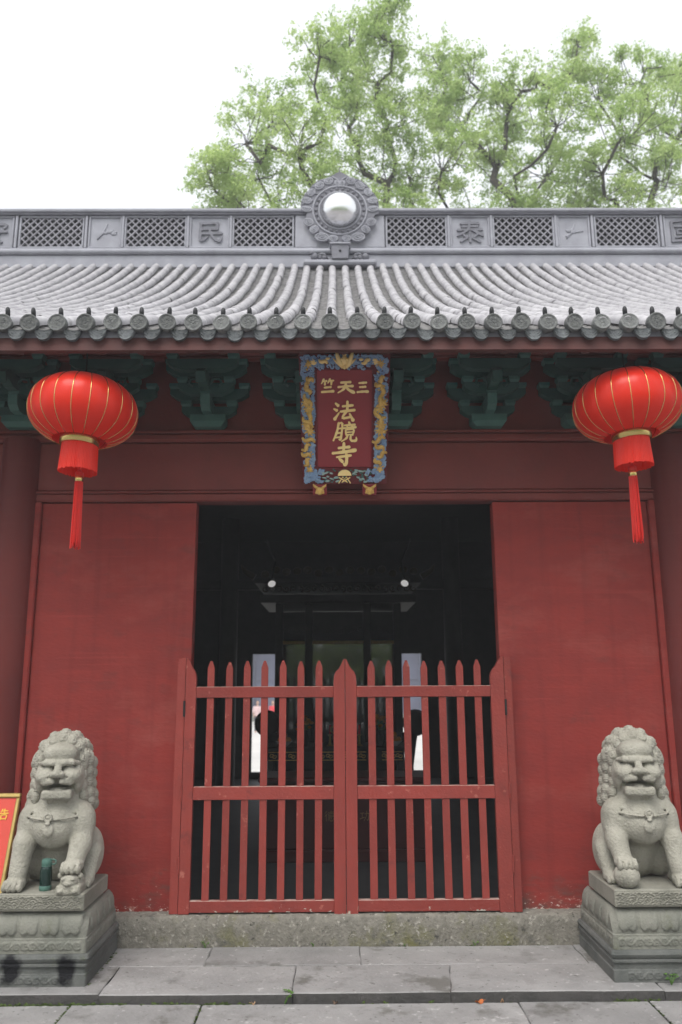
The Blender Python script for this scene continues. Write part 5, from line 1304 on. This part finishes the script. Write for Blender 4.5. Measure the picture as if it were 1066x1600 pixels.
LA = [(-3.16, 11.87, 13.96, 0.66, 0.54), (-2.89, 12.72, 13.87, 0.65, 0.56), (-2.29, 12.24, 15.08, 0.77, 0.74), (-2.02, 12.89, 14.54, 0.99, 0.72), (-1.72, 12.95, 16.59, 0.76, 0.58), (-0.87, 11.38, 14.25, 0.84, 0.74), (-0.41, 11.24, 16.72, 0.59, 0.68), (0.35, 13.54, 19.13, 0.71, 0.86), (1.21, 11.93, 17.82, 0.69, 0.85), (1.42, 11.86, 18.55, 0.46, 0.3), (0.08, 13.99, 18.27, 0.87, 0.79), (1.07, 12.52, 17.1, 0.8, 0.81), (0.33, 13.54, 16.57, 0.96, 0.84), (1.38, 12.53, 15.77, 0.83, 0.95), (0.72, 12.99, 14.76, 1.0, 0.77), (-0.57, 11.62, 13.38, 0.85, 0.6), (1.89, 12.98, 14.6, 0.75, 0.8),
      (-2.2, 12.4, 13.2, 1, .6), (-1.2, 12.9, 12.7, 1, .7), (.4, 12.0, 12.6, 1, .7), (1.8, 12.6, 12.8, 1, .7)]
LB = [(3.08, 14.63, 19.25, 0.79, 0.69), (3.72, 13.66, 18.09, 0.71, 0.66), (2.81, 14.28, 17.78, 0.73, 0.84), (3.56, 14.08, 16.89, 0.93, 0.91), (2.64, 12.38, 14.45, 0.84, 0.86), (4.81, 14.32, 17.5, 0.84, 0.8), (4.36, 13.86, 15.61, 0.96, 0.93), (4.96, 13.04, 17.26, 0.76, 0.67), (5.61, 12.29, 15.67, 0.9, 0.94), (5.89, 14.62, 15.86, 1.09, 0.92), (6.46, 13.52, 18.28, 0.64, 0.73), (6.97, 14.21, 19.68, 0.41, 0.51),
      (3.4, 13.2, 13.6, 1, .8), (5.0, 13.4, 13.8, 1, .8), (6.2, 13.6, 14.0, 1, .8), (4.2, 14.4, 12.8, 1, .6)]
LC = [(7.4, 14.06, 17.81, 0.83, 0.96), (8.42, 13.6, 18.04, 0.92, 0.78), (9.81, 14.18, 18.79, 0.84, 0.76), (7.63, 12.71, 15.62, 0.92, 0.92), (9.36, 13.84, 16.5, 0.97, 1.06), (6.86, 12.84, 14.65, 0.91, 0.8), (8.88, 14.22, 15.43, 1.1, 0.86), (10.55, 14.06, 17.6, 1.08, 1.04), (9.33, 11.87, 13.99, 1.02, 0.9), (10.44, 11.98, 14.97, 0.96, 1.1),
      (7.6, 13.4, 13.6, 1, .8), (9.0, 13.2, 12.9, 1, .8), (10.6, 13.2, 13.4, 1.1, .9), (11.6, 13.4, 15.8, 1.1, 1.0)]
PA = tree('tall camphor tree rising behind the round ridge ornament, its crown reaching furthest left', (1.2, 12.8, -1.0), (1.15, 12.8, 12.2), LA, 21)
PB = tree('camphor tree behind the ridge, middle of the three crowns', (4.6, 13.8, -1.0), (4.3, 13.8, 12.4), LB, 22)
PC = tree('camphor tree at the right edge behind the ridge', (8.8, 13.4, -1.0), (8.6, 13.4, 12.2), LC, 23)
# the wooded hillside facing the hall (seen mirrored in the ball and the glass)
rng = np.random.default_rng(5); pts = []
for i in range(560):
    x = rng.uniform(-34, 34); t = rng.random(); pts.append((x, -27 - 10 * t + rng.uniform(-2, 2), .6 + 8.5 * t + rng.uniform(-.5, 2.0), rng.uniform(1.2, 2.4)))
V, F = foliage(np.array(pts), rng, 46, .75)
wd = tag(link('woodland', npmesh('woodland', V, F), M['leaf']), 'wooded slope facing the hall across the forecourt', 'woodland', kind='stuff')

# ================================================================== SMALL THINGS OUTSIDE
# drinking bottle between the lion's paws
bt = tag(empty('drinking_bottle', (-1.675, -.672, .502)), 'dark green drinking bottle with a mint lid standing between the lion paws', 'bottle')
MB().lathe([(.030, .0), (.0325, .003), (.0325, .024), (.0315, .026)], n=28).build('base_ring', M['bottle_lid'], bt, smooth=True, sharp=40)
MB().lathe([(.031, .0262), (.0315, .028), (.0315, .100), (.029, .116), (.026, .122)], n=28).build('body', M['bottle'], bt, smooth=True, sharp=40)
MB().lathe([(.0262, .1222), (.027, .126), (.0262, .1275)], n=28).build('neck_ring', M['bottle_lid'], bt, smooth=True)
MB().lathe([(.0265, .1285), (.0275, .131), (.0275, .152), (.024, .160), (.012, .163)], n=28).build('lid', M['bottle_lid'], bt, smooth=True, sharp=40)
MB().tube([(.024, 0, .155), (.038, 0, .158), (.050, 0, .152), (.050, 0, .138), (.040, 0, .132), (.026, 0, .134)], .004, 7).build('handle', M['bottle_lid'], bt, smooth=True)

# red notice board leaning on a brass easel, left edge of the view
nb = tag(empty('notice_board', (-2.262, -.57, PZ)), 'red notice board in a brass frame leaning on an easel at the left edge', 'notice board')
ln = math.atan2(.17, .54); nb.rotation_euler = (-ln, 0, 0)
zb, zt_ = .28, .965; w2 = .262
MB().box(-w2 + .012, w2 - .012, .030, .040, zb + .01, zt_ - .01).build('board', M['sign_red'], nb)
for (x0, x1, z0, z1) in ((-w2, w2, zt_ - .028, zt_), (-w2, w2, zb, zb + .028), (-w2, -w2 + .026, zb + .028, zt_ - .028), (w2 - .026, w2, zb + .028, zt_ - .028)):
    MB().box(x0, x1, .018, .046, z0, z1, .006).build('frame', M['brass_frame'], nb)
g = MB(); glyph(g, '告', .178, .842, .055, .060, .0275, .0302, .13); glyph(g, '公', .06, .842, .055, .060, .0275, .0302, .13); g.build('lettering', M['sign_gold'], nb)
for s in (-1, 1):
    MB().tube([(s * .302, -.012, .02), (s * .302, -.012, .69)], .009, 8).build('easel_leg', M['brass'], nb, smooth=True)
    MB().tube([(s * .272, .012, zb + .12), (s * .272, .012, zb + .14)], .012, 8).build('knob', M['brass'], nb, smooth=True)
MB().box(-.30, .30, -.02, .05, zb - .025, zb - .002, .004).build('easel_ledge', M['brass_frame'], nb)
MB().tube([(0, .05, .80), (0, .33, .10)], .009, 8).build('back_leg', M['brass'], nb)

# weeds in the joints, moss along the step, a fallen leaf
def weed(loc, h, n, label, seed):
    rg = random.Random(seed); root = tag(empty('weed_plant', loc), label, 'weed', 'weeds in the paving joints'); st = MB(); lf = MB()
    for k in range(n):
        a = rg.uniform(0, 6.28); L_ = h * rg.uniform(.6, 1.1); tip = Vector((math.cos(a) * L_ * .6, math.sin(a) * L_ * .6 - .01, L_))
        st.tube([(0, 0, -.005), tuple(tip * .6 + Vector((0, 0, .004))), tuple(tip)], [.0016, .0012, .0008], 4)
        for q in range(3):
            b = a + (q - 1) * .9; l = h * rg.uniform(.28, .45); w = l * .42; d = Vector((math.cos(b), math.sin(b), rg.uniform(-.1, .5))).normalized(); sd = d.cross(Vector((0, 0, 1))).normalized() * w
            p = tip; lf.add([tuple(p), tuple(p + d * l * .5 + sd), tuple(p + d * l), tuple(p + d * l * .5 - sd)], [(0, 1, 2, 3)])
    st.build('stem', M['weed'], root); lf.build('leaves', M['weed'], root, fix=False); return root
weed((-.34, -.874, 0.0), .050, 8, 'leafy weed at the foot of the step, left of the middle', 1)
weed((-.868, -.127, PZ), .030, 6, 'small weed under the sill nearest the left pedestal', 2)
weed((-.214, -.127, PZ), .022, 5, 'small weed under the sill left of the meeting stiles', 3)
weed((.337, -.127, PZ), .018, 4, 'tiny weed under the sill right of the meeting stiles', 4)
weed((.764, -.127, PZ), .028, 5, 'small weed under the sill nearest the right pedestal', 5)
weed((1.69, -.785, PZ), .045, 8, 'bright weed growing in front of the right pedestal', 6)
rg = random.Random(4); ms = MB()
def tuft(x, y, z, h):
    for q in range(4):
        a = rg.uniform(0, 6.28); l = h * rg.uniform(.6, 1.3); w = .0035; dx, dy = math.cos(a) * l * .7, math.sin(a) * l * .5
        ms.add([(x - w, y, z), (x + w, y, z), (x + dx + w * 2.2, y + dy, z + l * .7), (x + dx, y + dy - .003, z + l), (x + dx - w * 2.2, y + dy, z + l * .7)], [(0, 1, 2, 3, 4)])
for k in range(900):
    x = rg.choice((rg.uniform(-2.0, -.9), rg.uniform(-1.5, -.62), rg.uniform(1.3, 2.2), rg.uniform(-2.2, 2.2)))
    dn = (.5 + .5 * math.sin(x * 13) * math.sin(x * 5.3 + 1)) ** 2.2 + .06
    if rg.random() > dn * (1.0 if x < -.5 or x > 1.3 else .22): continue
    tuft(x, -.872 + rg.uniform(-.012, .002), -.006, rg.uniform(.006, .017))
for (x0, y0, x1, y1, n) in ((-1.435, -.88, -1.44, -1.2, 50), (-.765, -.88, -.77, -1.1, 12), (1.53, -.88, 1.54, -1.2, 14), (-1.39, -.745, -1.39, -.16, 46), (1.39, -.5, 1.39, -.16, 10), (-1.0, -.124, 1.3, -.124, 26)):
    for k in range(n):
        t = rg.random(); tuft(x0 + (x1 - x0) * t + rg.uniform(-.004, .004), y0 + (y1 - y0) * t, (PZ if y0 > -.86 else 0) - .006, rg.uniform(.004, .010))
tag(ms.build('moss', M['moss'], fix=False), 'green moss and fine grass along the foot of the step', 'moss', kind='stuff')
def fallen(x, y, z, r, m, rot, label):
    b = MB(); P = []
    for k in range(9):
        a = 2 * math.pi * k / 9; rr = r * (1 - .35 * (k % 2)); P.append((rr * 1.3 * math.cos(a), rr * math.sin(a), .006 + .010 * math.sin(a * 2 + 1)))
    b.add(P + [(0, 0, .003)], [(k, (k + 1) % 9, 9) for k in range(9)]); b.tube([(r, 0, .004), (r * 2.1, .004, .008)], .0015, 4)
    tag(b.build('fallen_leaf', m, loc=(x, y, z), rot=(0, 0, rot), fix=False), label, 'leaf', 'fallen leaves')
fallen(.655, -.890, .003, .019, M['leaf_dry'], .4, 'curled orange leaf lying at the foot of the step')
fallen(.775, -.885, .003, .010, mat('brown_leaf', (.24, .14, .08), None, 20, .8), 1.2, 'small brown leaf beside the orange leaf')
fallen(-.08, -.885, .003, .012, mat('dark_leaf', (.10, .065, .045), None, 20, .8), 2.2, 'dark brown leaf at the step, middle of the view')
fallen(-.50, -.885, .003, .010, mat('tan_leaf', (.30, .20, .12), None, 20, .8), 2.9, 'small tan leaf beside the leafy weed at the step')

# ================================================================== THINGS INSIDE THE HALL
# donation box
bx_ = tag(empty('donation_box', (0, 2.0, .10)), 'dark red donation box with faint gold characters behind the gate', 'donation box')
MB().box(-.72, .72, -.04, .46, .10, .66, .01).build('body', M['wood_red_dark'], bx_); MB().box(-.76, .76, -.08, .50, .66, .70, .01).build('top', M['wood_red_dark'], bx_)
MB().box(-.75, .75, -.07, .49, .0, .10, .01).build('foot', M['wood_red_dark'], bx_)
g = MB(); glyph(g, '功', .175, .375, .085, .085, -.046, -.038, .075); glyph(g, '德', -.135, .375, .085, .085, -.046, -.038, .07); g.build('gold_character', mat('faded_gold_paint', (.22, .14, .05), (.12, .07, .03), 20, .6), bx_)
# altar table with gilt fret band
at_ = tag(empty('altar_table', (-.08, 3.5, .10)), 'dark altar table with a gilt fret band inside the hall', 'table')
MB().box(-.80, .80, .0, .70, .80, .84, .008).build('table_top', M['wood_dark'], at_)
MB().box(-.74, .74, .03, .06, .695, .798).build('apron', M['wood_dark'], at_)
for x in (-.70, .70):
    for y in (.06, .62): MB().box(x - .035, x + .035, y - .03, y + .03, 0, .80, .004).build('leg', M['wood_dark'], at_)
g = MB()
for a, b in ((-.72, -.42), (-.20, .33), (.50, .72)):
    g.box(a, b, .022, .029, .782, .790); g.box(a, b, .022, .029, .700, .708)
    n = max(3, int((b - a) / .085))
    for i in range(n):
        c = a + (i + .5) * (b - a) / n; spiral(g, c - .018, .745, .024, .026, 1.1, 0, 1, .0055, 12); spiral(g, c + .018, .745, .0245, .026, 1.1, math.pi, 1, .0055, 12)
g.build('gilt_fret', M['gold_dull'], at_)
def vase(x, y, label, m):
    v = tag(empty('flower_vase', (x, y, .941)), label, 'vase', 'vases on the altar table')
    MB().lathe([(.035, 0), (.05, .04), (.055, .09), (.03, .14), (.04, .17)], n=18).build('body', M['black'], v, smooth=True, sharp=50)
    rr = random.Random(int(x * 100)); f_ = MB(); s_ = MB()
    for k in range(26):
        a = rr.uniform(0, 6.28); q = .10 * math.sqrt(rr.random()); h = .22 + rr.uniform(0, .12) - q * .5
        f_.ball((q * math.cos(a), q * math.sin(a), h), (.024, .024, .016), 7, 4); s_.tube([(0, 0, .15), (q * math.cos(a), q * math.sin(a), h)], .003, 4)
    f_.build('flowers', m, v, smooth=True); s_.build('stems', M['weed'], v)
vase(-.42, 3.62, 'vase of orange flowers on the altar table, left side', M['flower']); vase(.40, 3.62, 'vase of orange flowers on the altar table, right side', M['flower'])
for s, lb in ((-1, 'small candle stand on the altar table, left of the middle'), (1, 'small candle stand on the altar table, right of the middle')):
    c = tag(empty('candle_stand', (.02 + s * .16, 3.65, .941)), lb, 'candle stand', 'candle stands on the altar table')
    MB().lathe([(.04, 0), (.015, .02), (.012, .10), (.03, .12), (.008, .125)], n=14).build('stand', M['brass_frame'], c, smooth=True, sharp=40)
    MB().lathe([(.012, .125), (.012, .22)], n=10).build('candle', M['cloth_red'], c)
for x, lb in ((-.60, 'bowl of oranges on the altar table, far left'), (.60, 'bowl of oranges on the altar table, far right')):
    bw = tag(empty('fruit_bowl', (x - .04, 3.60, .941)), lb, 'fruit bowl', 'fruit bowls on the altar table')
    MB().lathe([(.03, 0), (.04, .01), (.085, .05), (.09, .055)], n=18).build('bowl', M['cloth_white'], bw, smooth=True, sharp=50)
    for k in range(6): MB().ball((.045 * math.cos(k * 1.26) * (k < 5), .045 * math.sin(k * 1.26) * (k < 5), .065 + (.05 if k == 5 else 0)), .034, 10, 7).build('orange', M['flower'], bw, smooth=True)
ib = tag(empty('incense_burner', (-.02, 3.58, .941)), 'brass incense burner in the middle of the altar table', 'incense burner')
MB().lathe([(.05, .03), (.075, .05), (.085, .10), (.065, .14), (.08, .16)], n=20).build('bowl', M['brass_frame'], ib, smooth=True, sharp=50)
for k in range(3): MB().tube([(.045 * math.cos(k * 2.09), .045 * math.sin(k * 2.09), .04), (.06 * math.cos(k * 2.09), .06 * math.sin(k * 2.09), 0)], .010, 7).build('leg', M['brass_frame'], ib)
for s in (-1, 1): MB().tube([(s * .07, 0, .13), (s * .11, 0, .16), (s * .11, 0, .20), (s * .085, 0, .21)], .008, 7).build('handle', M['brass_frame'], ib, smooth=True)
# glazed shrine
sh = tag(empty('glazed_shrine', (-.02, 5.2, .10)), 'dark glazed shrine with a carved canopy in the middle of the hall', 'shrine')
for x in (-.80, -.41, .36, .76): MB().box(x - .05, x + .05, .0, .10, 0, 2.55, .008).build('pillar', M['wood_dark'], sh)
MB().box(-.90, .86, -.04, 1.3, 0, .55, .01).build('base', M['wood_dark'], sh); MB().box(-.88, .84, 1.15, 1.25, .5, 2.5).build('back_panel', M['wood_dark'], sh)
for a, b in ((-.75, -.46), (-.36, .31), (.41, .71)):
    MB().box(a, b, .045, .053, .56, 2.02).build('glass_pane', M['glass'], sh); MB().box(a, b, .03, .07, 2.02, 2.06, .004).build('transom', M['gold_dull'], sh)
    fr = MB(); n = int((b - a) / .09) + 1
    for i in range(n): spiral(fr, a + (i + .5) * (b - a) / n, 2.20, .05, .05, 1.2, i, 1, .010, 12)
    fr.build('fretwork', M['wood_dark'], sh)
cn = MB(); cn.box(-1.05, 1.01, -.12, 1.3, 2.55, 2.66, .01); cn.box(-1.12, 1.08, -.18, 1.3, 2.80, 2.88, .01)
cn.build('canopy', M['wood_dark'], sh)
ca = MB()
for i in range(22): spiral(ca, -.98 + i * .093, 2.73, -.13, .045, 1.2, i, 1 if i % 2 else -1, .014, 10)
for i in range(15): ca.ball((-.98 + i * .14, -.16, 2.92 + .06 * abs(math.sin(i * 1.3))), (.06, .03, .05), 8, 5)
ca.tube([(-1.12, -.16, 2.88), (-1.25, -.16, 2.96), (-1.30, -.16, 3.05)], [.05, .035, .01], 7); ca.tube([(1.08, -.16, 2.88), (1.21, -.16, 2.96), (1.26, -.16, 3.05)], [.05, .035, .01], 7)
ca.build('canopy_carving', mat('dull_bronze_carving', (.05, .035, .016), (.03, .022, .012), 9, .5), sh, smooth=True)
# round drums on stands either side
for s, x, lb in ((-1, -.94, 'dark round drum on a stand left of the shrine, against the bright doorway'), (1, .93, 'dark round drum on a stand right of the shrine, against the bright doorway')):
    d_ = tag(empty('drum_on_stand', (x, 5.0, .10)), lb, 'drum', 'drums beside the shrine')
    MB().lathe([(.10, -.11), (.145, -.09), (.165, 0), (.145, .09), (.10, .11)], (0, 0, 1.02), 24, axis='y').build('drum', M['black'], d_, smooth=True, sharp=50)
    MB().lathe([(.16, 0), (.16, .03), (.05, .06), (.045, .5), (.09, .80), (.11, .90)], (-s * .08, 0, 0), 16).build('stand', M['black'], d_, smooth=True, sharp=50)
# spotlights
for x, lb in ((-.87, 'small white spotlight high inside the hall, left one'), (.79, 'small white spotlight high inside the hall, right one')):
    sp_ = tag(empty('spotlight', (x, 4.5, 2.83)), lb, 'spotlight', 'spotlights inside the hall')
    sp_.rotation_euler = (R(38), 0, R(20 if x < 0 else -20)); MB().lathe([(.03, .12), (.05, .08), (.055, .0), (.05, -.005)], (0, 0, 0), 18, axis='y').build('housing', M['black'], sp_, smooth=True, sharp=40)
    MB().lathe([(.001, -.012), (.03, -.011), (.048, -.006)], (0, 0, 0), 18, axis='y', cap=False).build('lens', M['lamp'], sp_, smooth=True)
    MB().box(-.012, .012, .03, .05, .04, .30).build('bracket', M['black'], sp_); MB().box(-.01, .01, .03, .6, .28, .30).build('arm', M['black'], sp_)

# ================================================================== COURTYARD BEYOND
fb_ = tag(empty('far_hall', (0, 54, -1.0)), 'far blue grey hall seen through the back doorway', 'building')
MB().box(-11, 11, 0, 6, 0, 7).build('wall', M['far_wall'], fb_)
MB().box(-11.2, 11.2, -.35, 0, 0, .5, .02).build('plinth', M['ped'], fb_)
MB().box(-11.2, 11.2, -.12, -.002, 2.9, 3.15, .02).build('beam', M['far_wall'], fb_)
for x in (-9, -6.2, -3.4, 3.4, 6.2, 9): MB().lathe([(.22, .5), (.22, 7)], (x, -.25, 0), 16).build('column', M['far_wall'], fb_, smooth=True, sharp=50)
MB().prism([(-1.8, 6.6), (-1.7, 7.0), (3, 9.6), (7.8, 7.0), (7.8, 6.6)], -12, 12, 'yz').build('roof', M['ridge_dark'], fb_)
def person(x, y, top, low, label, rz=0):
    f = Field((-.34, -.22, -.02), (.34, .26, 1.76), .02)
    for s in (-1, 1):
        f.cone((s * .085, 0, .86), (s * .09, -.01, .48), .085, .06, .03); f.cone((s * .09, -.01, .48), (s * .095, .01, .09), .058, .04, .02); f.ell((s * .095, -.05, .045), (.045, .12, .045), .02)
        f.cone((s * .17, 0, 1.36), (s * .23, .02, 1.10), .052, .042, .03); f.cone((s * .23, .02, 1.10), (s * .20, -.10, .90), .040, .030, .02); f.ell((s * .195, -.125, .86), (.03, .035, .05), .02)
    f.ell((0, 0, 1.18), (.165, .105, .25), .04); f.ell((0, 0, .92), (.155, .11, .14), .05); f.cone((0, 0, 1.40), (0, -.01, 1.52), .055, .05, .03); f.ell((0, -.015, 1.60), (.078, .095, .115), .02); f.ell((0, -.11, 1.59), (.014, .018, .022), .01)
    r = tag(empty('person', (x, y, -.99), rz), label, 'person', 'people in the far courtyard'); V, F = f.mesh('b'); link('body', npmesh('body', V, F), M['skin'], r, smooth=True)
    c = Field((-.34, -.22, -.02), (.34, .26, 1.76), .02)
    c.ell((0, 0, 1.18), (.182, .122, .265), .04); c.ell((0, 0, .95), (.172, .125, .14), .05)
    for s in (-1, 1): c.cone((s * .17, 0, 1.36), (s * .23, .02, 1.10), .066, .056, .03)
    V, F = c.mesh('c'); link('shirt', npmesh('shirt', V, F), M[top], r, smooth=True)
    c = Field((-.34, -.22, -.02), (.34, .26, 1.76), .02)
    for s in (-1, 1): c.cone((s * .085, 0, .86), (s * .09, -.01, .48), .098, .073, .03); c.cone((s * .09, -.01, .48), (s * .095, .01, .12), .071, .058, .02)
    V, F = c.mesh('c'); link('trousers', npmesh('trousers', V, F), M[low], r, smooth=True)
    c = Field((-.2, -.2, 1.4), (.2, .2, 1.76), .015); c.ell((0, .02, 1.635), (.09, .095, .105), .02); V, F = c.mesh('h'); link('hair', npmesh('hair', V, F), M['cloth_dark'], r, smooth=True)
person(-4.45, 40.2, 'cloth_pink', 'cloth_dark', 'person in pale pink top standing in the far courtyard', .2)
person(-3.62, 40.6, 'cloth_red', 'cloth_red', 'person in red standing in the far courtyard', -.3)
person(-3.25, 41.4, 'cloth_white', 'cloth_pink', 'person in white top at the right of the far group', .5)
rp = tag(empty('rope_post', (-3.05, 29.5, -.99)), 'thin rope post standing in the far courtyard', 'post'); MB().lathe([(.16, 0), (.14, .03), (.02, .05)], n=16).build('foot', M['black'], rp); MB().lathe([(.02, .05), (.02, .85), (.035, .88)], n=10).build('pole', M['brass_frame'], rp)
pt = tag(empty('flower_planter', (4.2, 38, -.99)), 'white planter with yellow flowers in the far courtyard', 'planter')
MB().lathe([(.45, 0), (.62, .55), (.58, .58)], n=20).build('tub', M['cloth_white'], pt, smooth=True, sharp=40); rr = random.Random(2); f_ = MB(); l_ = MB()
for k in range(50):
    a = rr.uniform(0, 6.28); q = .62 * math.sqrt(rr.random()); (f_ if k % 3 else l_).ball((q * math.cos(a), q * math.sin(a), .65 + rr.uniform(0, .35)), .09, 7, 4)
f_.build('foliage', M['weed'], pt, smooth=True); l_.build('flowers', M['flower'], pt, smooth=True)

# ================================================================== thin air volume added to imitate lens veil, lifting the dark tones
hz = bpy.data.materials.new('veil_haze_air'); hz.use_nodes = True; _n = hz.node_tree.nodes; _n.clear()
_v = _n.new('ShaderNodeVolumePrincipled'); _v.inputs['Color'].default_value = (.95, .97, 1, 1); _v.inputs['Density'].default_value = .004; _v.inputs['Anisotropy'].default_value = 0.0
_o = _n.new('ShaderNodeOutputMaterial'); hz.node_tree.links.new(_v.outputs[0], _o.inputs['Volume'])
tag(MB().box(-125, 125, -115, 145, -2.2, 21.6).build('veil_haze', hz), 'thin pale air added as a lens veil over the whole place', 'veil_haze', kind='stuff')
